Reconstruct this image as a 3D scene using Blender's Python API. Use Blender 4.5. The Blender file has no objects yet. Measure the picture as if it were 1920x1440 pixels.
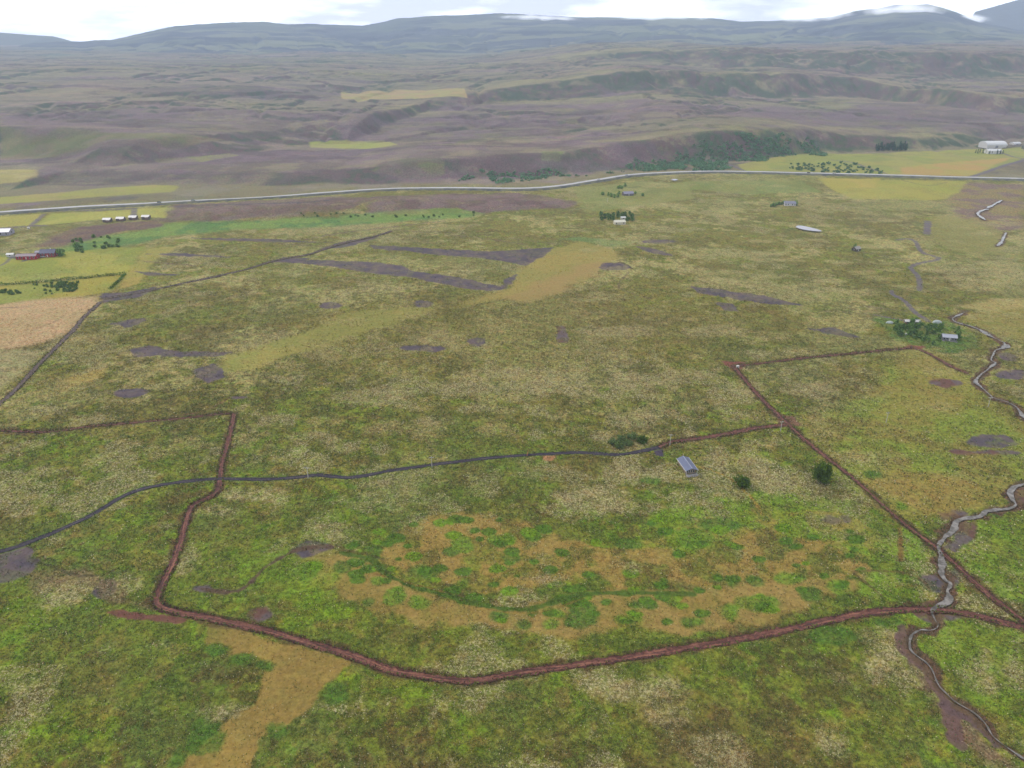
import bpy, math, random
import numpy as np
R = math.radians
random.seed(7)
rng = np.random.default_rng(7)
# ------------------------------------------------------------------ camera, world, sun, exposure
S = bpy.context.scene
CAM_Z = 180.0; PITCH = 25.2; FPX = 1371.0
cam_d = bpy.data.cameras.new('camera'); cam = bpy.data.objects.new('camera', cam_d)
S.collection.objects.link(cam); S.camera = cam
cam.location = (0, 0, CAM_Z); cam.rotation_euler = (R(90-PITCH), 0, 0)
cam_d.sensor_width = 36; cam_d.lens = 36*FPX/1920; cam_d.clip_start = 1; cam_d.clip_end = 60000

S.view_settings.view_transform = 'Standard'; S.view_settings.look = 'None'
S.view_settings.exposure = 0.24; S.view_settings.gamma = 1
S.cycles.volume_bounces = 2

W = bpy.data.worlds.new('World'); S.world = W; W.use_nodes = True
nt = W.node_tree; nt.nodes.clear()
def N(t, tp, **kw):
    n = t.nodes.new(tp)
    for k, v in kw.items(): setattr(n, k, v)
    return n
SUN_EL, SUN_AZ = 40, -48        # azimuth: degrees clockwise from +Y
out = N(nt, 'ShaderNodeOutputWorld'); bg = N(nt, 'ShaderNodeBackground')
sky = N(nt, 'ShaderNodeTexSky'); sky.sky_type = 'NISHITA'; sky.sun_disc = False
sky.sun_elevation = R(SUN_EL); sky.sun_rotation = R(SUN_AZ)
tc = N(nt, 'ShaderNodeTexCoord'); mp = N(nt, 'ShaderNodeMapping'); mp.inputs['Scale'].default_value = (1, 1, 5.0)
nz = N(nt, 'ShaderNodeTexNoise'); nz.inputs['Scale'].default_value = 5.5; nz.inputs['Detail'].default_value = 5; nz.inputs['Roughness'].default_value = .5
rp = N(nt, 'ShaderNodeValToRGB')
e = rp.color_ramp.elements
e[0].position = .40; e[0].color = (.50, .52, .59, 1); e[1].position = .54; e[1].color = (1.0, 1.0, 1.0, 1)
# overcast: cloud deck luminance (boosted low in the sky to stay white through the haze), a little Nishita blue behind
sep = N(nt, 'ShaderNodeSeparateXYZ'); mr = N(nt, 'ShaderNodeMapRange')
mr.inputs[1].default_value = 0.02; mr.inputs[2].default_value = 0.25; mr.inputs[3].default_value = 2.9; mr.inputs[4].default_value = 1.05
mul = N(nt, 'ShaderNodeVectorMath', operation='SCALE')
sk = N(nt, 'ShaderNodeVectorMath', operation='SCALE'); sk.inputs['Scale'].default_value = 0.1
mix = N(nt, 'ShaderNodeMix', data_type='RGBA'); mix.inputs[0].default_value = .88
L = nt.links.new
L(tc.outputs['Generated'], mp.inputs[0]); L(mp.outputs[0], nz.inputs['Vector']); L(nz.outputs['Fac'], rp.inputs[0])
L(tc.outputs['Generated'], sep.inputs[0]); L(sep.outputs['Z'], mr.inputs[0])
L(rp.outputs[0], mul.inputs[0]); L(mr.outputs[0], mul.inputs['Scale'])
L(sky.outputs[0], sk.inputs[0]); L(sk.outputs[0], mix.inputs[6]); L(mul.outputs[0], mix.inputs[7])
L(mix.outputs[2], bg.inputs[0]); bg.inputs[1].default_value = 1.0; L(bg.outputs[0], out.inputs[0])

sd = bpy.data.lights.new('sun', 'SUN'); sun = bpy.data.objects.new('sun', sd); S.collection.objects.link(sun)
sd.energy = 1.5; sd.angle = R(10); sd.color = (1, .96, .9)
sun.rotation_euler = (R(90-SUN_EL), 0, R(180-SUN_AZ))

# ------------------------------------------------------------------ numpy noise
def _h(ix, iy, seed):
    h = (ix.astype(np.int64)*374761393 + iy.astype(np.int64)*668265263 + seed*1274126177) & 0xffffffff
    h = ((h ^ (h >> 13))*1274126177) & 0xffffffff
    h = ((h ^ (h >> 16))*2246822519) & 0xffffffff
    return ((h ^ (h >> 15)) & 0xffffff)/float(0xffffff)
def vn(x, y, seed=0):
    fx = np.floor(x); fy = np.floor(y); tx = x-fx; ty = y-fy
    tx = tx*tx*(3-2*tx); ty = ty*ty*(3-2*ty)
    a = _h(fx, fy, seed); b = _h(fx+1, fy, seed); c = _h(fx, fy+1, seed); d = _h(fx+1, fy+1, seed)
    return (a+(b-a)*tx)*(1-ty) + (c+(d-c)*tx)*ty
def fbm(x, y, scale, octv=4, seed=0, gain=.5):
    x = np.asarray(x, float)/scale; y = np.asarray(y, float)/scale
    s = 0; a = 1; t = 0
    for k in range(octv):
        s = s + a*vn(x, y, seed+k*17); t += a; a *= gain
        x, y = (x*.8-y*.6)*2.03+11.3, (x*.6+y*.8)*2.03-5.7
    return s/t          # 0..1 about .5
def ss(a, b, x):
    t = np.clip((x-a)/(b-a), 0, 1); return t*t*(3-2*t)

# ------------------------------------------------------------------ rays and ground height
cp, sp = math.cos(R(PITCH)), math.sin(R(PITCH))
def ray(px, py):
    a = (px-960)/FPX; b = -(py-720)/FPX
    d = np.array([a, cp+b*sp, -sp+b*cp]); return d
def flat(px, py, z=0.0):
    d = ray(px, py); t = (z-CAM_Z)/d[2]; return d[0]*t, d[1]*t
def curve(pts, z=0.0):
    q = sorted(flat(a, b, z) for a, b in pts); return np.array([p[0] for p in q]), np.array([p[1] for p in q])
# escarpment feet, drawn on the map as y(x)
scA = curve([(0,362),(80,346),(300,349),(640,351),(760,345),(1050,332),(1200,319),(1380,302),(1540,285),(1650,283),(1920,264)])
hA_px = np.array([flat(p, 330)[0] for p in (0, 300, 640, 760, 1050, 1200, 1400, 1600, 1750, 1920)])
hA = np.array([8, 9, 12, 20, 25, 30, 40, 34, 22, 16])
scB = curve([(0,262),(200,272),(420,252),(640,236),(800,196),(1000,184),(1300,178),(1640,178),(1920,205)], 40)
hB_x = np.array([flat(p, 200, 40)[0] for p in (0, 350, 600, 900, 1300, 1650, 1920)]); hB = np.array([32, 30, 16, 16, 40, 42, 24])
scC = curve([(0,150),(600,150),(960,138),(1300,138),(1500,142),(1920,148)], 70)
hC_x = np.array([flat(p, 150, 70)[0] for p in (0, 700, 1200, 1500, 1920)]); hC = np.array([6, 10, 18, 50, 60])
heath = flat(480, 392), flat(760, 385), flat(960, 383)
def hb(x, y):
    x = np.asarray(x, float); y = np.asarray(y, float)
    z = 30*ss(1250, 3200, y) + 45*ss(2800, 7000, y)
    wob = (fbm(x, y, 200, 4, 5)-.5)*110
    for (cx, cy), (hx, hh), w, k in ((scA, (hA_px, hA), 95, 1.0), (scB, (hB_x, hB*1.25), 170, 1.6), (scC, (hC_x, hC*1.2), 330, 2.5)):
        yy = np.interp(x, cx, cy); h = np.interp(x, hx, hh)
        near = ss(-900, 200, y-yy)
        z = z + h*ss(0, w, y-yy+wob*k*near*ss(0, 60, y-yy+30) )
    amp = ss(1180, 1700, y)
    z = z + amp*((fbm(x, y*1.5, 420, 4, 9)-.5)*26) + ss(2500, 4500, y)*(fbm(x, y*1.8, 1100, 4, 19)-.5)*46
    # gullies on the slopes
    z = z - amp*8*np.clip(1-np.abs(fbm(x, y*.7, 230, 5, 29)-.5)*18, 0, 1)
    # heather rises between plain and road
    for (hx, hy), rx, ry, h in ((heath[0], 150, 55, 5.5), (heath[1], 75, 55, 7.0), (heath[2], 60, 40, 4)):
        q = ((x-hx)/rx)**2 + ((y-hy)/ry)**2
        z = z + h*np.exp(-q*1.1)
    # gentle undulation of the bog
    z = z + ss(60, 200, np.hypot(x, y))*((fbm(x, y, 95, 2, 41)-.5)*1.6)
    return z
_ts = 1.012**np.arange(0, 420)*120.0
def P(px, py):
    d = ray(px, py); d = d/math.hypot(d[0], d[1])
    x = d[0]*_ts; y = d[1]*_ts; z = CAM_Z+d[2]*_ts
    g = hb(x, y); i = int(np.argmax(z < g))
    if not (z < g).any(): i = len(_ts)-1
    a, b = _ts[max(i-1, 0)], _ts[i]
    for _ in range(14):
        m = (a+b)/2
        if CAM_Z+d[2]*m < float(hb(d[0]*m, d[1]*m)): b = m
        else: a = m
    return d[0]*b, d[1]*b
def Ps(pts): return np.array([P(*p) for p in pts])
def smooth_line(pts, step):
    p = np.asarray(pts, float)
    q = np.vstack([2*p[0]-p[1], p, 2*p[-1]-p[-2]]); o = []
    for i in range(1, len(q)-2):
        n = max(2, int(np.hypot(*(q[i+1]-q[i]))/step)); t = np.linspace(0, 1, n, endpoint=False)[:, None]
        a, b, c, d = q[i-1], q[i], q[i+1], q[i+2]
        o.append(.5*((2*b)+(-a+c)*t+(2*a-5*b+4*c-d)*t*t+(-a+3*b-3*c+d)*t**3))
    o.append(p[-1:]); return np.vstack(o)

def lin(c):
    c = np.array(c, float)/255; return np.where(c <= .04045, c/12.92, ((c+.055)/1.055)**2.4)
KALB = 0.80
def A(*c):
    v = lin(c); m = v.mean(); return np.clip(m+(v-m)*1.12, .003, 1)*KALB

# ------------------------------------------------------------------ materials
MATS = {}
def newmat(name):
    m = bpy.data.materials.new(name); m.use_nodes = True; t = m.node_tree
    b = t.nodes['Principled BSDF']; MATS[name] = m
    return m, t, b
def simple(name, col, rough=.6, metal=0.0, var=.15, scale=1.5, bump=0.0):
    if name in MATS: return MATS[name]
    m, t, b = newmat(name); b.inputs['Roughness'].default_value = rough; b.inputs['Metallic'].default_value = metal
    b.inputs['Specular IOR Level'].default_value = .3
    c = N(t, 'ShaderNodeTexCoord'); n = N(t, 'ShaderNodeTexNoise'); n.inputs['Scale'].default_value = scale; n.inputs['Detail'].default_value = 4
    r = N(t, 'ShaderNodeValToRGB'); col = np.array(col, float)
    r.color_ramp.elements[0].position = .3; r.color_ramp.elements[1].position = .7
    r.color_ramp.elements[0].color = (*(col*(1-var)), 1); r.color_ramp.elements[1].color = (*np.clip(col*(1+var), 0, .95), 1)
    t.links.new(c.outputs['Object'], n.inputs['Vector']); t.links.new(n.outputs['Fac'], r.inputs[0]); t.links.new(r.outputs[0], b.inputs['Base Color'])
    if bump:
        bp = N(t, 'ShaderNodeBump'); bp.inputs['Strength'].default_value = bump; bp.inputs['Distance'].default_value = .1
        t.links.new(n.outputs['Fac'], bp.inputs['Height']); t.links.new(bp.outputs[0], b.inputs['Normal'])
    return m
def ground_mat():
    m, t, b = newmat('bog_ground'); l = t.links.new
    b.inputs['Roughness'].default_value = .95; b.inputs['Specular IOR Level'].default_value = .12
    col = N(t, 'ShaderNodeAttribute', attribute_name='col'); aux = N(t, 'ShaderNodeAttribute', attribute_name='aux')
    tc = N(t, 'ShaderNodeTexCoord'); sx = N(t, 'ShaderNodeSeparateXYZ'); l(aux.outputs['Vector'], sx.inputs[0])
    n1 = N(t, 'ShaderNodeTexNoise'); n1.inputs['Scale'].default_value = .55; n1.inputs['Detail'].default_value = 5; n1.inputs['Roughness'].default_value = .65
    n2 = N(t, 'ShaderNodeTexNoise'); n2.inputs['Scale'].default_value = .16; n2.inputs['Detail'].default_value = 6; n2.inputs['Roughness'].default_value = .7
    n3 = N(t, 'ShaderNodeTexNoise'); n3.inputs['Scale'].default_value = 1.15; n3.inputs['Detail'].default_value = 3; n3.inputs['Roughness'].default_value = .7
    for n in (n1, n2, n3): l(tc.outputs['Object'], n.inputs['Vector'])
    # brightness variation
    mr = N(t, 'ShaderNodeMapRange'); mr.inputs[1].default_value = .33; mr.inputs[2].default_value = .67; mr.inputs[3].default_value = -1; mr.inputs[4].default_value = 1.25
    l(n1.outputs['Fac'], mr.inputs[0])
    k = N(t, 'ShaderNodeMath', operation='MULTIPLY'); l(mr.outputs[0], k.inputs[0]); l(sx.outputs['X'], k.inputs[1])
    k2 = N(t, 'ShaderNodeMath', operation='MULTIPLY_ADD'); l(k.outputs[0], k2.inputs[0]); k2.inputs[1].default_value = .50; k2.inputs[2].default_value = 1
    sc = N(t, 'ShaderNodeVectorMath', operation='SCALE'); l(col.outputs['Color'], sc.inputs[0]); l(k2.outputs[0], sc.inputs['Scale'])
    # hue drift: brown tint <-> green tint
    hr = N(t, 'ShaderNodeValToRGB'); e = hr.color_ramp.elements
    e[0].position = .36; e[0].color = (1.12, .92, .86, 1); e[1].position = .64; e[1].color = (.90, 1.09, .84, 1)
    l(n2.outputs['Fac'], hr.inputs[0])
    tm = N(t, 'ShaderNodeMix', data_type='RGBA', blend_type='MULTIPLY'); l(sx.outputs['X'], tm.inputs[0]); l(sc.outputs[0], tm.inputs[6]); l(hr.outputs[0], tm.inputs[7])
    # pale lichen / dead grass specks
    lr = N(t, 'ShaderNodeMapRange'); lr.inputs[1].default_value = .53; lr.inputs[2].default_value = .60; l(n3.outputs['Fac'], lr.inputs[0])
    lk = N(t, 'ShaderNodeMath', operation='MULTIPLY'); l(lr.outputs[0], lk.inputs[0]); l(sx.outputs['Y'], lk.inputs[1])
    lm = N(t, 'ShaderNodeMix', data_type='RGBA'); l(lk.outputs[0], lm.inputs[0]); l(tm.outputs[2], lm.inputs[6])
    lm.inputs[7].default_value = (*A(214, 202, 160), 1)
    # dark gaps between the tussocks
    dr = N(t, 'ShaderNodeMapRange'); dr.inputs[1].default_value = .46; dr.inputs[2].default_value = .38; l(n3.outputs['Fac'], dr.inputs[0])
    dk = N(t, 'ShaderNodeMath', operation='MULTIPLY'); l(dr.outputs[0], dk.inputs[0]); l(sx.outputs['Z'], dk.inputs[1])
    dm = N(t, 'ShaderNodeMix', data_type='RGBA'); l(dk.outputs[0], dm.inputs[0]); l(lm.outputs[2], dm.inputs[6]); dm.inputs[7].default_value = (*A(62, 58, 34), 1)
    l(dm.outputs[2], b.inputs['Base Color'])
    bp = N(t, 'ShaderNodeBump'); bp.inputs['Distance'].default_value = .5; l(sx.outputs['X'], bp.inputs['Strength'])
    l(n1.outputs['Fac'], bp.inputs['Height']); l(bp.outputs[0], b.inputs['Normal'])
    return m
def strip_mat(name, cols, across=None, scale=.9):
    """cols: dark, mid, light; across: list of (pos, rgb) multiplied over the width"""
    m, t, b = newmat(name); l = t.links.new; b.inputs['Roughness'].default_value = .85; b.inputs['Specular IOR Level'].default_value = .2
    tc = N(t, 'ShaderNodeTexCoord'); n = N(t, 'ShaderNodeTexNoise'); n.inputs['Scale'].default_value = scale; n.inputs['Detail'].default_value = 6; n.inputs['Roughness'].default_value = .75
    l(tc.outputs['Object'], n.inputs['Vector'])
    at = N(t, 'ShaderNodeAttribute', attribute_name='across')
    # noise also follows the strip: across + along coordinates
    uv = N(t, 'ShaderNodeTexNoise'); uv.inputs['Scale'].default_value = 1; uv.inputs['Detail'].default_value = 4
    mp = N(t, 'ShaderNodeMapping'); mp.inputs['Scale'].default_value = (2.2, .09, 1); l(at.outputs['Vector'], mp.inputs[0]); l(mp.outputs[0], uv.inputs['Vector'])
    ad = N(t, 'ShaderNodeMath', operation='MULTIPLY_ADD'); l(uv.outputs['Fac'], ad.inputs[0]); ad.inputs[1].default_value = .5
    hf = N(t, 'ShaderNodeMath', operation='MULTIPLY'); hf.inputs[1].default_value = .5; l(n.outputs['Fac'], hf.inputs[0]); l(hf.outputs[0], ad.inputs[2])
    r = N(t, 'ShaderNodeValToRGB'); e = r.color_ramp.elements
    e[0].position = .41; e[0].color = (*cols[0], 1); e[1].position = .59; e[1].color = (*cols[2], 1)
    q = e.new(.5); q.color = (*cols[1], 1)
    l(ad.outputs[0], r.inputs[0]); last = r.outputs[0]
    if across:
        sx = N(t, 'ShaderNodeSeparateXYZ'); l(at.outputs['Vector'], sx.inputs[0])
        mr = N(t, 'ShaderNodeMapRange'); mr.inputs[1].default_value = -1; l(sx.outputs['X'], mr.inputs[0])
        ar = N(t, 'ShaderNodeValToRGB'); ee = ar.color_ramp.elements
        while len(ee) > 1: ee.remove(ee[-1])
        ee[0].position = across[0][0]; ee[0].color = (*across[0][1], 1)
        for p, c in across[1:]: k = ee.new(p); k.color = (*c, 1)
        l(mr.outputs[0], ar.inputs[0])
        mm = N(t, 'ShaderNodeMix', data_type='RGBA', blend_type='MULTIPLY'); mm.inputs[0].default_value = 1
        l(last, mm.inputs[6]); l(ar.outputs[0], mm.inputs[7]); last = mm.outputs[2]
    l(last, b.inputs['Base Color'])
    bp = N(t, 'ShaderNodeBump'); bp.inputs['Distance'].default_value = .4; bp.inputs['Strength'].default_value = .7
    l(ad.outputs[0], bp.inputs['Height']); l(bp.outputs[0], b.inputs['Normal'])
    return m
def water_mat():
    m, t, b = newmat('stream_water'); b.inputs['Base Color'].default_value = (.05, .05, .045, 1)
    b.inputs['Roughness'].default_value = .12; b.inputs['Specular IOR Level'].default_value = .9; b.inputs['IOR'].default_value = 1.33
    n = N(t, 'ShaderNodeTexNoise'); n.inputs['Scale'].default_value = .45; n.inputs['Detail'].default_value = 4
    tc = N(t, 'ShaderNodeTexCoord'); t.links.new(tc.outputs['Object'], n.inputs['Vector'])
    r = N(t, 'ShaderNodeValToRGB'); r.color_ramp.elements[0].position = .42; r.color_ramp.elements[1].position = .62
    r.color_ramp.elements[0].color = (*A(96, 90, 82), 1); r.color_ramp.elements[1].color = (*A(146, 140, 134), 1)
    t.links.new(n.outputs['Fac'], r.inputs[0]); t.links.new(r.outputs[0], b.inputs['Base Color'])
    bp = N(t, 'ShaderNodeBump'); bp.inputs['Strength'].default_value = .08; bp.inputs['Distance'].default_value = .1
    t.links.new(n.outputs['Fac'], bp.inputs['Height']); t.links.new(bp.outputs[0], b.inputs['Normal'])
    return m
def leaf_mat(name, col):
    if name in MATS: return MATS[name]
    m, t, b = newmat(name); l = t.links.new; b.inputs['Roughness'].default_value = .75; b.inputs['Specular IOR Level'].default_value = .2
    at = N(t, 'ShaderNodeAttribute', attribute_name='tint'); rgb = N(t, 'ShaderNodeRGB'); rgb.outputs[0].default_value = (*col, 1)
    mm = N(t, 'ShaderNodeMix', data_type='RGBA', blend_type='MULTIPLY'); mm.inputs[0].default_value = 1
    l(rgb.outputs[0], mm.inputs[6]); l(at.outputs['Color'], mm.inputs[7])
    tr = N(t, 'ShaderNodeBsdfTranslucent'); l(mm.outputs[2], tr.inputs[0]); l(mm.outputs[2], b.inputs['Base Color'])
    ms = N(t, 'ShaderNodeMixShader'); ms.inputs[0].default_value = .35; l(b.outputs[0], ms.inputs[1]); l(tr.outputs[0], ms.inputs[2])
    l(ms.outputs[0], t.nodes['Material Output'].inputs[0])
    return m

# ------------------------------------------------------------------ object helpers
COL = S.collection
def tag(o, label=None, cat=None, group=None, kind=None):
    if label: o['label'] = label
    if cat: o['category'] = cat
    if group: o['group'] = group
    if kind: o['kind'] = kind
    return o
def mesh_obj(name, verts, faces, mats, parent=None, smooth=False, fm=None):
    me = bpy.data.meshes.new(name); me.from_pydata([tuple(map(float, v)) for v in verts], [], faces)
    for m in (mats if isinstance(mats, (list, tuple)) else [mats]): me.materials.append(m)
    if fm is not None: me.polygons.foreach_set('material_index', fm)
    if smooth: me.polygons.foreach_set('use_smooth', [True]*len(me.polygons))
    o = bpy.data.objects.new(name, me); COL.objects.link(o)
    if parent: o.parent = parent
    return o
def fast_mesh(name, co, quads, mat, smooth=True, attrs=()):
    me = bpy.data.meshes.new(name); nv = len(co); nf = len(quads); k = quads.shape[1]
    me.vertices.add(nv); me.vertices.foreach_set('co', co.astype(np.float32).ravel())
    me.loops.add(nf*k); me.loops.foreach_set('vertex_index', quads.astype(np.int32).ravel())
    me.polygons.add(nf); me.polygons.foreach_set('loop_start', np.arange(0, nf*k, k, dtype=np.int32))
    me.update(calc_edges=True)
    if smooth: me.polygons.foreach_set('use_smooth', np.ones(nf, bool))
    for an, tp, data in attrs:
        a = me.attributes.new(an, tp, 'POINT')
        a.data.foreach_set('color' if tp == 'FLOAT_COLOR' else 'vector', data.astype(np.float32).ravel())
    me.materials.append(mat); o = bpy.data.objects.new(name, me); COL.objects.link(o); return o
def empty(name, loc, rz=0):
    o = bpy.data.objects.new(name, None); COL.objects.link(o); o.location = loc; o.rotation_euler = (0, 0, rz); o.empty_display_size = .5; return o
def children(o): return [c for c in bpy.data.objects if c.parent == o]
def copy_tree(o, kids, loc, rz, sc):
    c = o.copy(); COL.objects.link(c); c.location = loc; c.rotation_euler = (0, 0, rz); c.scale = sc
    for k in kids:
        d = k.copy(); COL.objects.link(d); d.parent = c
    return c
class MB:
    def __init__(s): s.v = []; s.f = []
    def add(s, v, f):
        n = len(s.v); s.v += [tuple(p) for p in v]; s.f += [tuple(i+n for i in q) for q in f]; return s
    def box(s, x0, x1, y0, y1, z0, z1):
        return s.add([(x0,y0,z0),(x1,y0,z0),(x1,y1,z0),(x0,y1,z0),(x0,y0,z1),(x1,y0,z1),(x1,y1,z1),(x0,y1,z1)],
                     [(0,3,2,1),(4,5,6,7),(0,1,5,4),(1,2,6,5),(2,3,7,6),(3,0,4,7)])
    def cyl(s, x, y, z0, z1, r0, r1=None, n=8, axis='z'):
        r1 = r0 if r1 is None else r1; v = []
        for z, r in ((z0, r0), (z1, r1)):
            for i in range(n):
                a = 2*math.pi*i/n; p = (r*math.cos(a), r*math.sin(a))
                v.append((x+p[0], y+p[1], z) if axis == 'z' else (z, x+p[0], y+p[1]))
        return s.add(v, [(i, (i+1) % n, n+(i+1) % n, n+i) for i in range(n)]+[tuple(range(n))[::-1], tuple(range(n, 2*n))])
    def prism(s, prof, x0, x1):      # profile in (y,z), extruded along x
        n = len(prof); v = [(x0, a, b) for a, b in prof]+[(x1, a, b) for a, b in prof]
        return s.add(v, [(i, (i+1) % n, n+(i+1) % n, n+i) for i in range(n)]+[tuple(range(n))[::-1], tuple(range(n, 2*n))])
    def build(s, name, mat, parent=None): return mesh_obj(name, s.v, s.f, mat, parent)

# ------------------------------------------------------------------ the strips: road, tracks, ditches, stream
LINES = {
 'peat_main': [(2050,1215),(1925,1177),(1850,1158),(1790,1146),(1740,1142),(1690,1142),(1600,1153),(1500,1175),(1400,1195),(1300,1212),(1200,1229),(1100,1242),(1000,1257),(930,1270),(880,1276),(800,1268),(740,1257),(700,1244),(640,1222),(560,1200),(500,1182),(440,1169),(380,1156),(330,1146),(300,1136),(294,1122),(308,1088),(325,1055),(340,1012),(350,975),(362,948),(388,934),(408,920),(412,898)],
 'peat_left': [(412,898),(416,870),(426,835),(435,802),(439,776)],
 'peat_left_b': [(439,775),(400,777),(330,785),(250,792),(170,799),(100,809),(50,809),(-10,806)],
 'peat_right_a': [(1712,652),(1600,662),(1500,672),(1420,682),(1375,686)],
 'peat_right': [(1375,686),(1388,702),(1412,730),(1440,760),(1475,792),(1510,825),(1560,865),(1610,905),(1660,950),(1700,985),(1740,1015),(1768,1037),(1800,1065),(1850,1110),(1890,1142),(1930,1172),(1990,1215)],
 'peat_right_c': [(1712,652),(1740,662),(1780,685),(1815,700)],
 'peat_link': [(1478,796),(1420,802),(1370,812),(1300,823),(1260,828),(1236,838)],
 'black': [(1236,838),(1190,848),(1150,852),(1090,848),(1040,850),(980,853),(900,860),(850,866),(780,875),(730,882),(690,890),(650,895),(600,890),(570,893),(500,898),(410,897),(340,903),(270,915),(225,933),(180,960),(130,985),(70,1010),(20,1028),(-12,1035)],
 'old_ditch': [(190,566),(160,592),(135,622),(110,647),(70,686),(30,730),(-10,765)],
 'long_ditch': [(194,560),(240,553),(290,543),(350,530),(420,515),(470,503),(510,490),(540,484),(580,477),(612,466),(650,455),(700,444),(735,433)],
 'channel': [(375,1103),(410,1108),(445,1109),(470,1092),(495,1066),(530,1044),(570,1028),(620,1026)],
 'peat_spur': [(205,1148),(250,1154),(300,1158),(345,1163)],
 'right_peat_strip': [(1690,1178),(1697,1212),(1715,1240),(1740,1262),(1755,1290),(1775,1325),(1790,1360),(1800,1400)],
 'right_peat_strip2': [(1768,1320),(1805,1335),(1835,1360),(1870,1395)],
}
def seg_noise(i, seed): return (vn(np.asarray(i, float)*.37, np.zeros_like(i, dtype=float)+seed, seed)-.5)*2
def ribbon(name, pts_w, width, mat, lift=.06, n=6, jit=.18, step=1.2, label=None, kind='structure', prof=None, wfun=None, wander=0.0, rag=3.5):
    p = smooth_line(pts_w, step); s = np.r_[0, np.cumsum(np.hypot(*np.diff(p, axis=0).T))]
    t = np.gradient(p, axis=0); t /= np.maximum(np.hypot(t[:, 0], t[:, 1]), 1e-9)[:, None]; nr = np.c_[-t[:, 1], t[:, 0]]
    sd = sum(map(ord, name)) % 97
    w = width*np.ones(len(p))
    if wfun is not None: w = w*wfun(s/s[-1])
    if wander: p = p + nr*((fbm(s, s*0, 14, 3, sd)-.5)*wander)[:, None]
    e1 = w*(.5+jit*((fbm(s, s*0, rag, 4, sd, .7)-.5)*2.4)); e2 = w*(.5+jit*((fbm(s, s*0+9, rag, 4, sd+3, .7)-.5)*2.4))
    us = np.linspace(-1, 1, n+1); V = []; AC = []
    for u in us:
        off = np.where(u < 0, u*e1, u*e2)
        q = p+nr*off[:, None]; r = np.hypot(q[:, 0], q[:, 1])
        z = hb(q[:, 0], q[:, 1])+lift+np.clip(r-250, 0, None)*.0008
        if prof is not None: z = z+np.interp(u, *prof)
        V.append(np.c_[q, z]); AC.append(np.c_[u*np.ones(len(p)), s, np.zeros(len(p))])
    V = np.array(V); m = len(p); idx = np.arange((n+1)*m).reshape(n+1, m)
    Q = np.stack([idx[:-1, :-1], idx[:-1, 1:], idx[1:, 1:], idx[1:, :-1]], -1).reshape(-1, 4)[:, ::-1]
    o = fast_mesh(name, V.reshape(-1, 3), Q, mat, True, [('across', 'FLOAT_VECTOR', np.array(AC).reshape(-1, 3))])
    tag(o, label, None, None, kind); return o
LW = {k: smooth_line(Ps(v), 8) for k, v in LINES.items()}
HIGHWAY = smooth_line(Ps([(-60,404),(0,400),(100,393),(200,387),(300,382),(450,374),(560,367),(640,361),(750,355),(850,354),(980,355),(1050,350),(1120,339),(1200,328),(1340,323),(1500,326),(1700,331),(1920,337),(2000,340)]), 12)
# keep the road on one level grade
RIVER = [  # (points, width in m)
 ([(1878,376),(1866,383),(1850,391)], 3.5), ([(1853,392),(1840,396),(1833,402),(1840,408),(1846,413)], 4.0),
 ([(1886,436),(1882,446),(1876,456),(1868,462)], 2.6),
 ([(1812,584),(1800,590),(1787,597),(1793,604),(1820,612),(1840,620),(1860,632),(1880,642),(1886,650),(1868,656),(1862,664),(1860,676),(1868,680),(1858,688),(1846,698),(1838,704),(1830,716),(1838,724),(1850,735),(1864,746),(1885,752),(1905,762),(1916,775),(1935,800)], 2.3),
 ([(1926,905),(1904,912),(1894,922),(1900,938),(1906,946),(1893,954),(1866,956),(1848,958),(1838,968),(1812,971),(1792,978),(1788,990),(1772,1004),(1764,1014),(1758,1026),(1764,1040),(1766,1055),(1764,1072),(1772,1086),(1784,1094),(1779,1108),(1782,1118),(1775,1130),(1756,1138),(1748,1146),(1752,1158),(1757,1167)], 2.5),
 ([(1757,1165),(1756,1176),(1742,1181),(1726,1180),(1710,1188),(1706,1206),(1712,1222),(1736,1240),(1750,1256),(1756,1272),(1764,1290),(1780,1306),(1795,1318),(1825,1335),(1848,1358),(1860,1378),(1885,1400),(1915,1420),(1950,1450),(2000,1500)], .75),
]
RIV = [(smooth_line(Ps(p), 5), w) for p, w in RIVER]

# ------------------------------------------------------------------ the ground sheet (polar grid, fine where the land is seen)
rr = [0.0, 40, 80, 110]
r = 130.0
while r < 1300: rr.append(r); r *= 1.0027
while r < 9600: rr.append(r); r *= 1.0031
rr = np.array(rr+[9600.0])
aa = np.r_[np.linspace(-180, -62, 60, endpoint=False), np.linspace(-62, -47, 60, endpoint=False), np.arange(-47, 47, .085), np.linspace(47, 62, 60, endpoint=False), np.linspace(62, 180, 61)]
ar = np.radians(aa)
GX = rr[:, None]*np.sin(ar)[None]; GY = rr[:, None]*np.cos(ar)[None]
NR, NA = GX.shape
def block(x0, x1, y0, y1):
    """index window of the grid covering a world rectangle (all the features lie ahead of the camera)"""
    c = np.array([(x0, y0), (x0, y1), (x1, y0), (x1, y1)])
    az = np.degrees(np.arctan2(c[:, 0], c[:, 1])); rd = np.hypot(c[:, 0], c[:, 1])
    rmin = max(0, y0 if x0 <= 0 <= x1 else min(rd))
    i0 = max(0, np.searchsorted(rr, rmin*.97)-1); i1 = min(NR, np.searchsorted(rr, max(rd)*1.01)+1)
    j0 = max(0, np.searchsorted(aa, az.min()-.3)-1); j1 = min(NA, np.searchsorted(aa, az.max()+.3)+1)
    return slice(i0, i1), slice(j0, j1)
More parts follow.
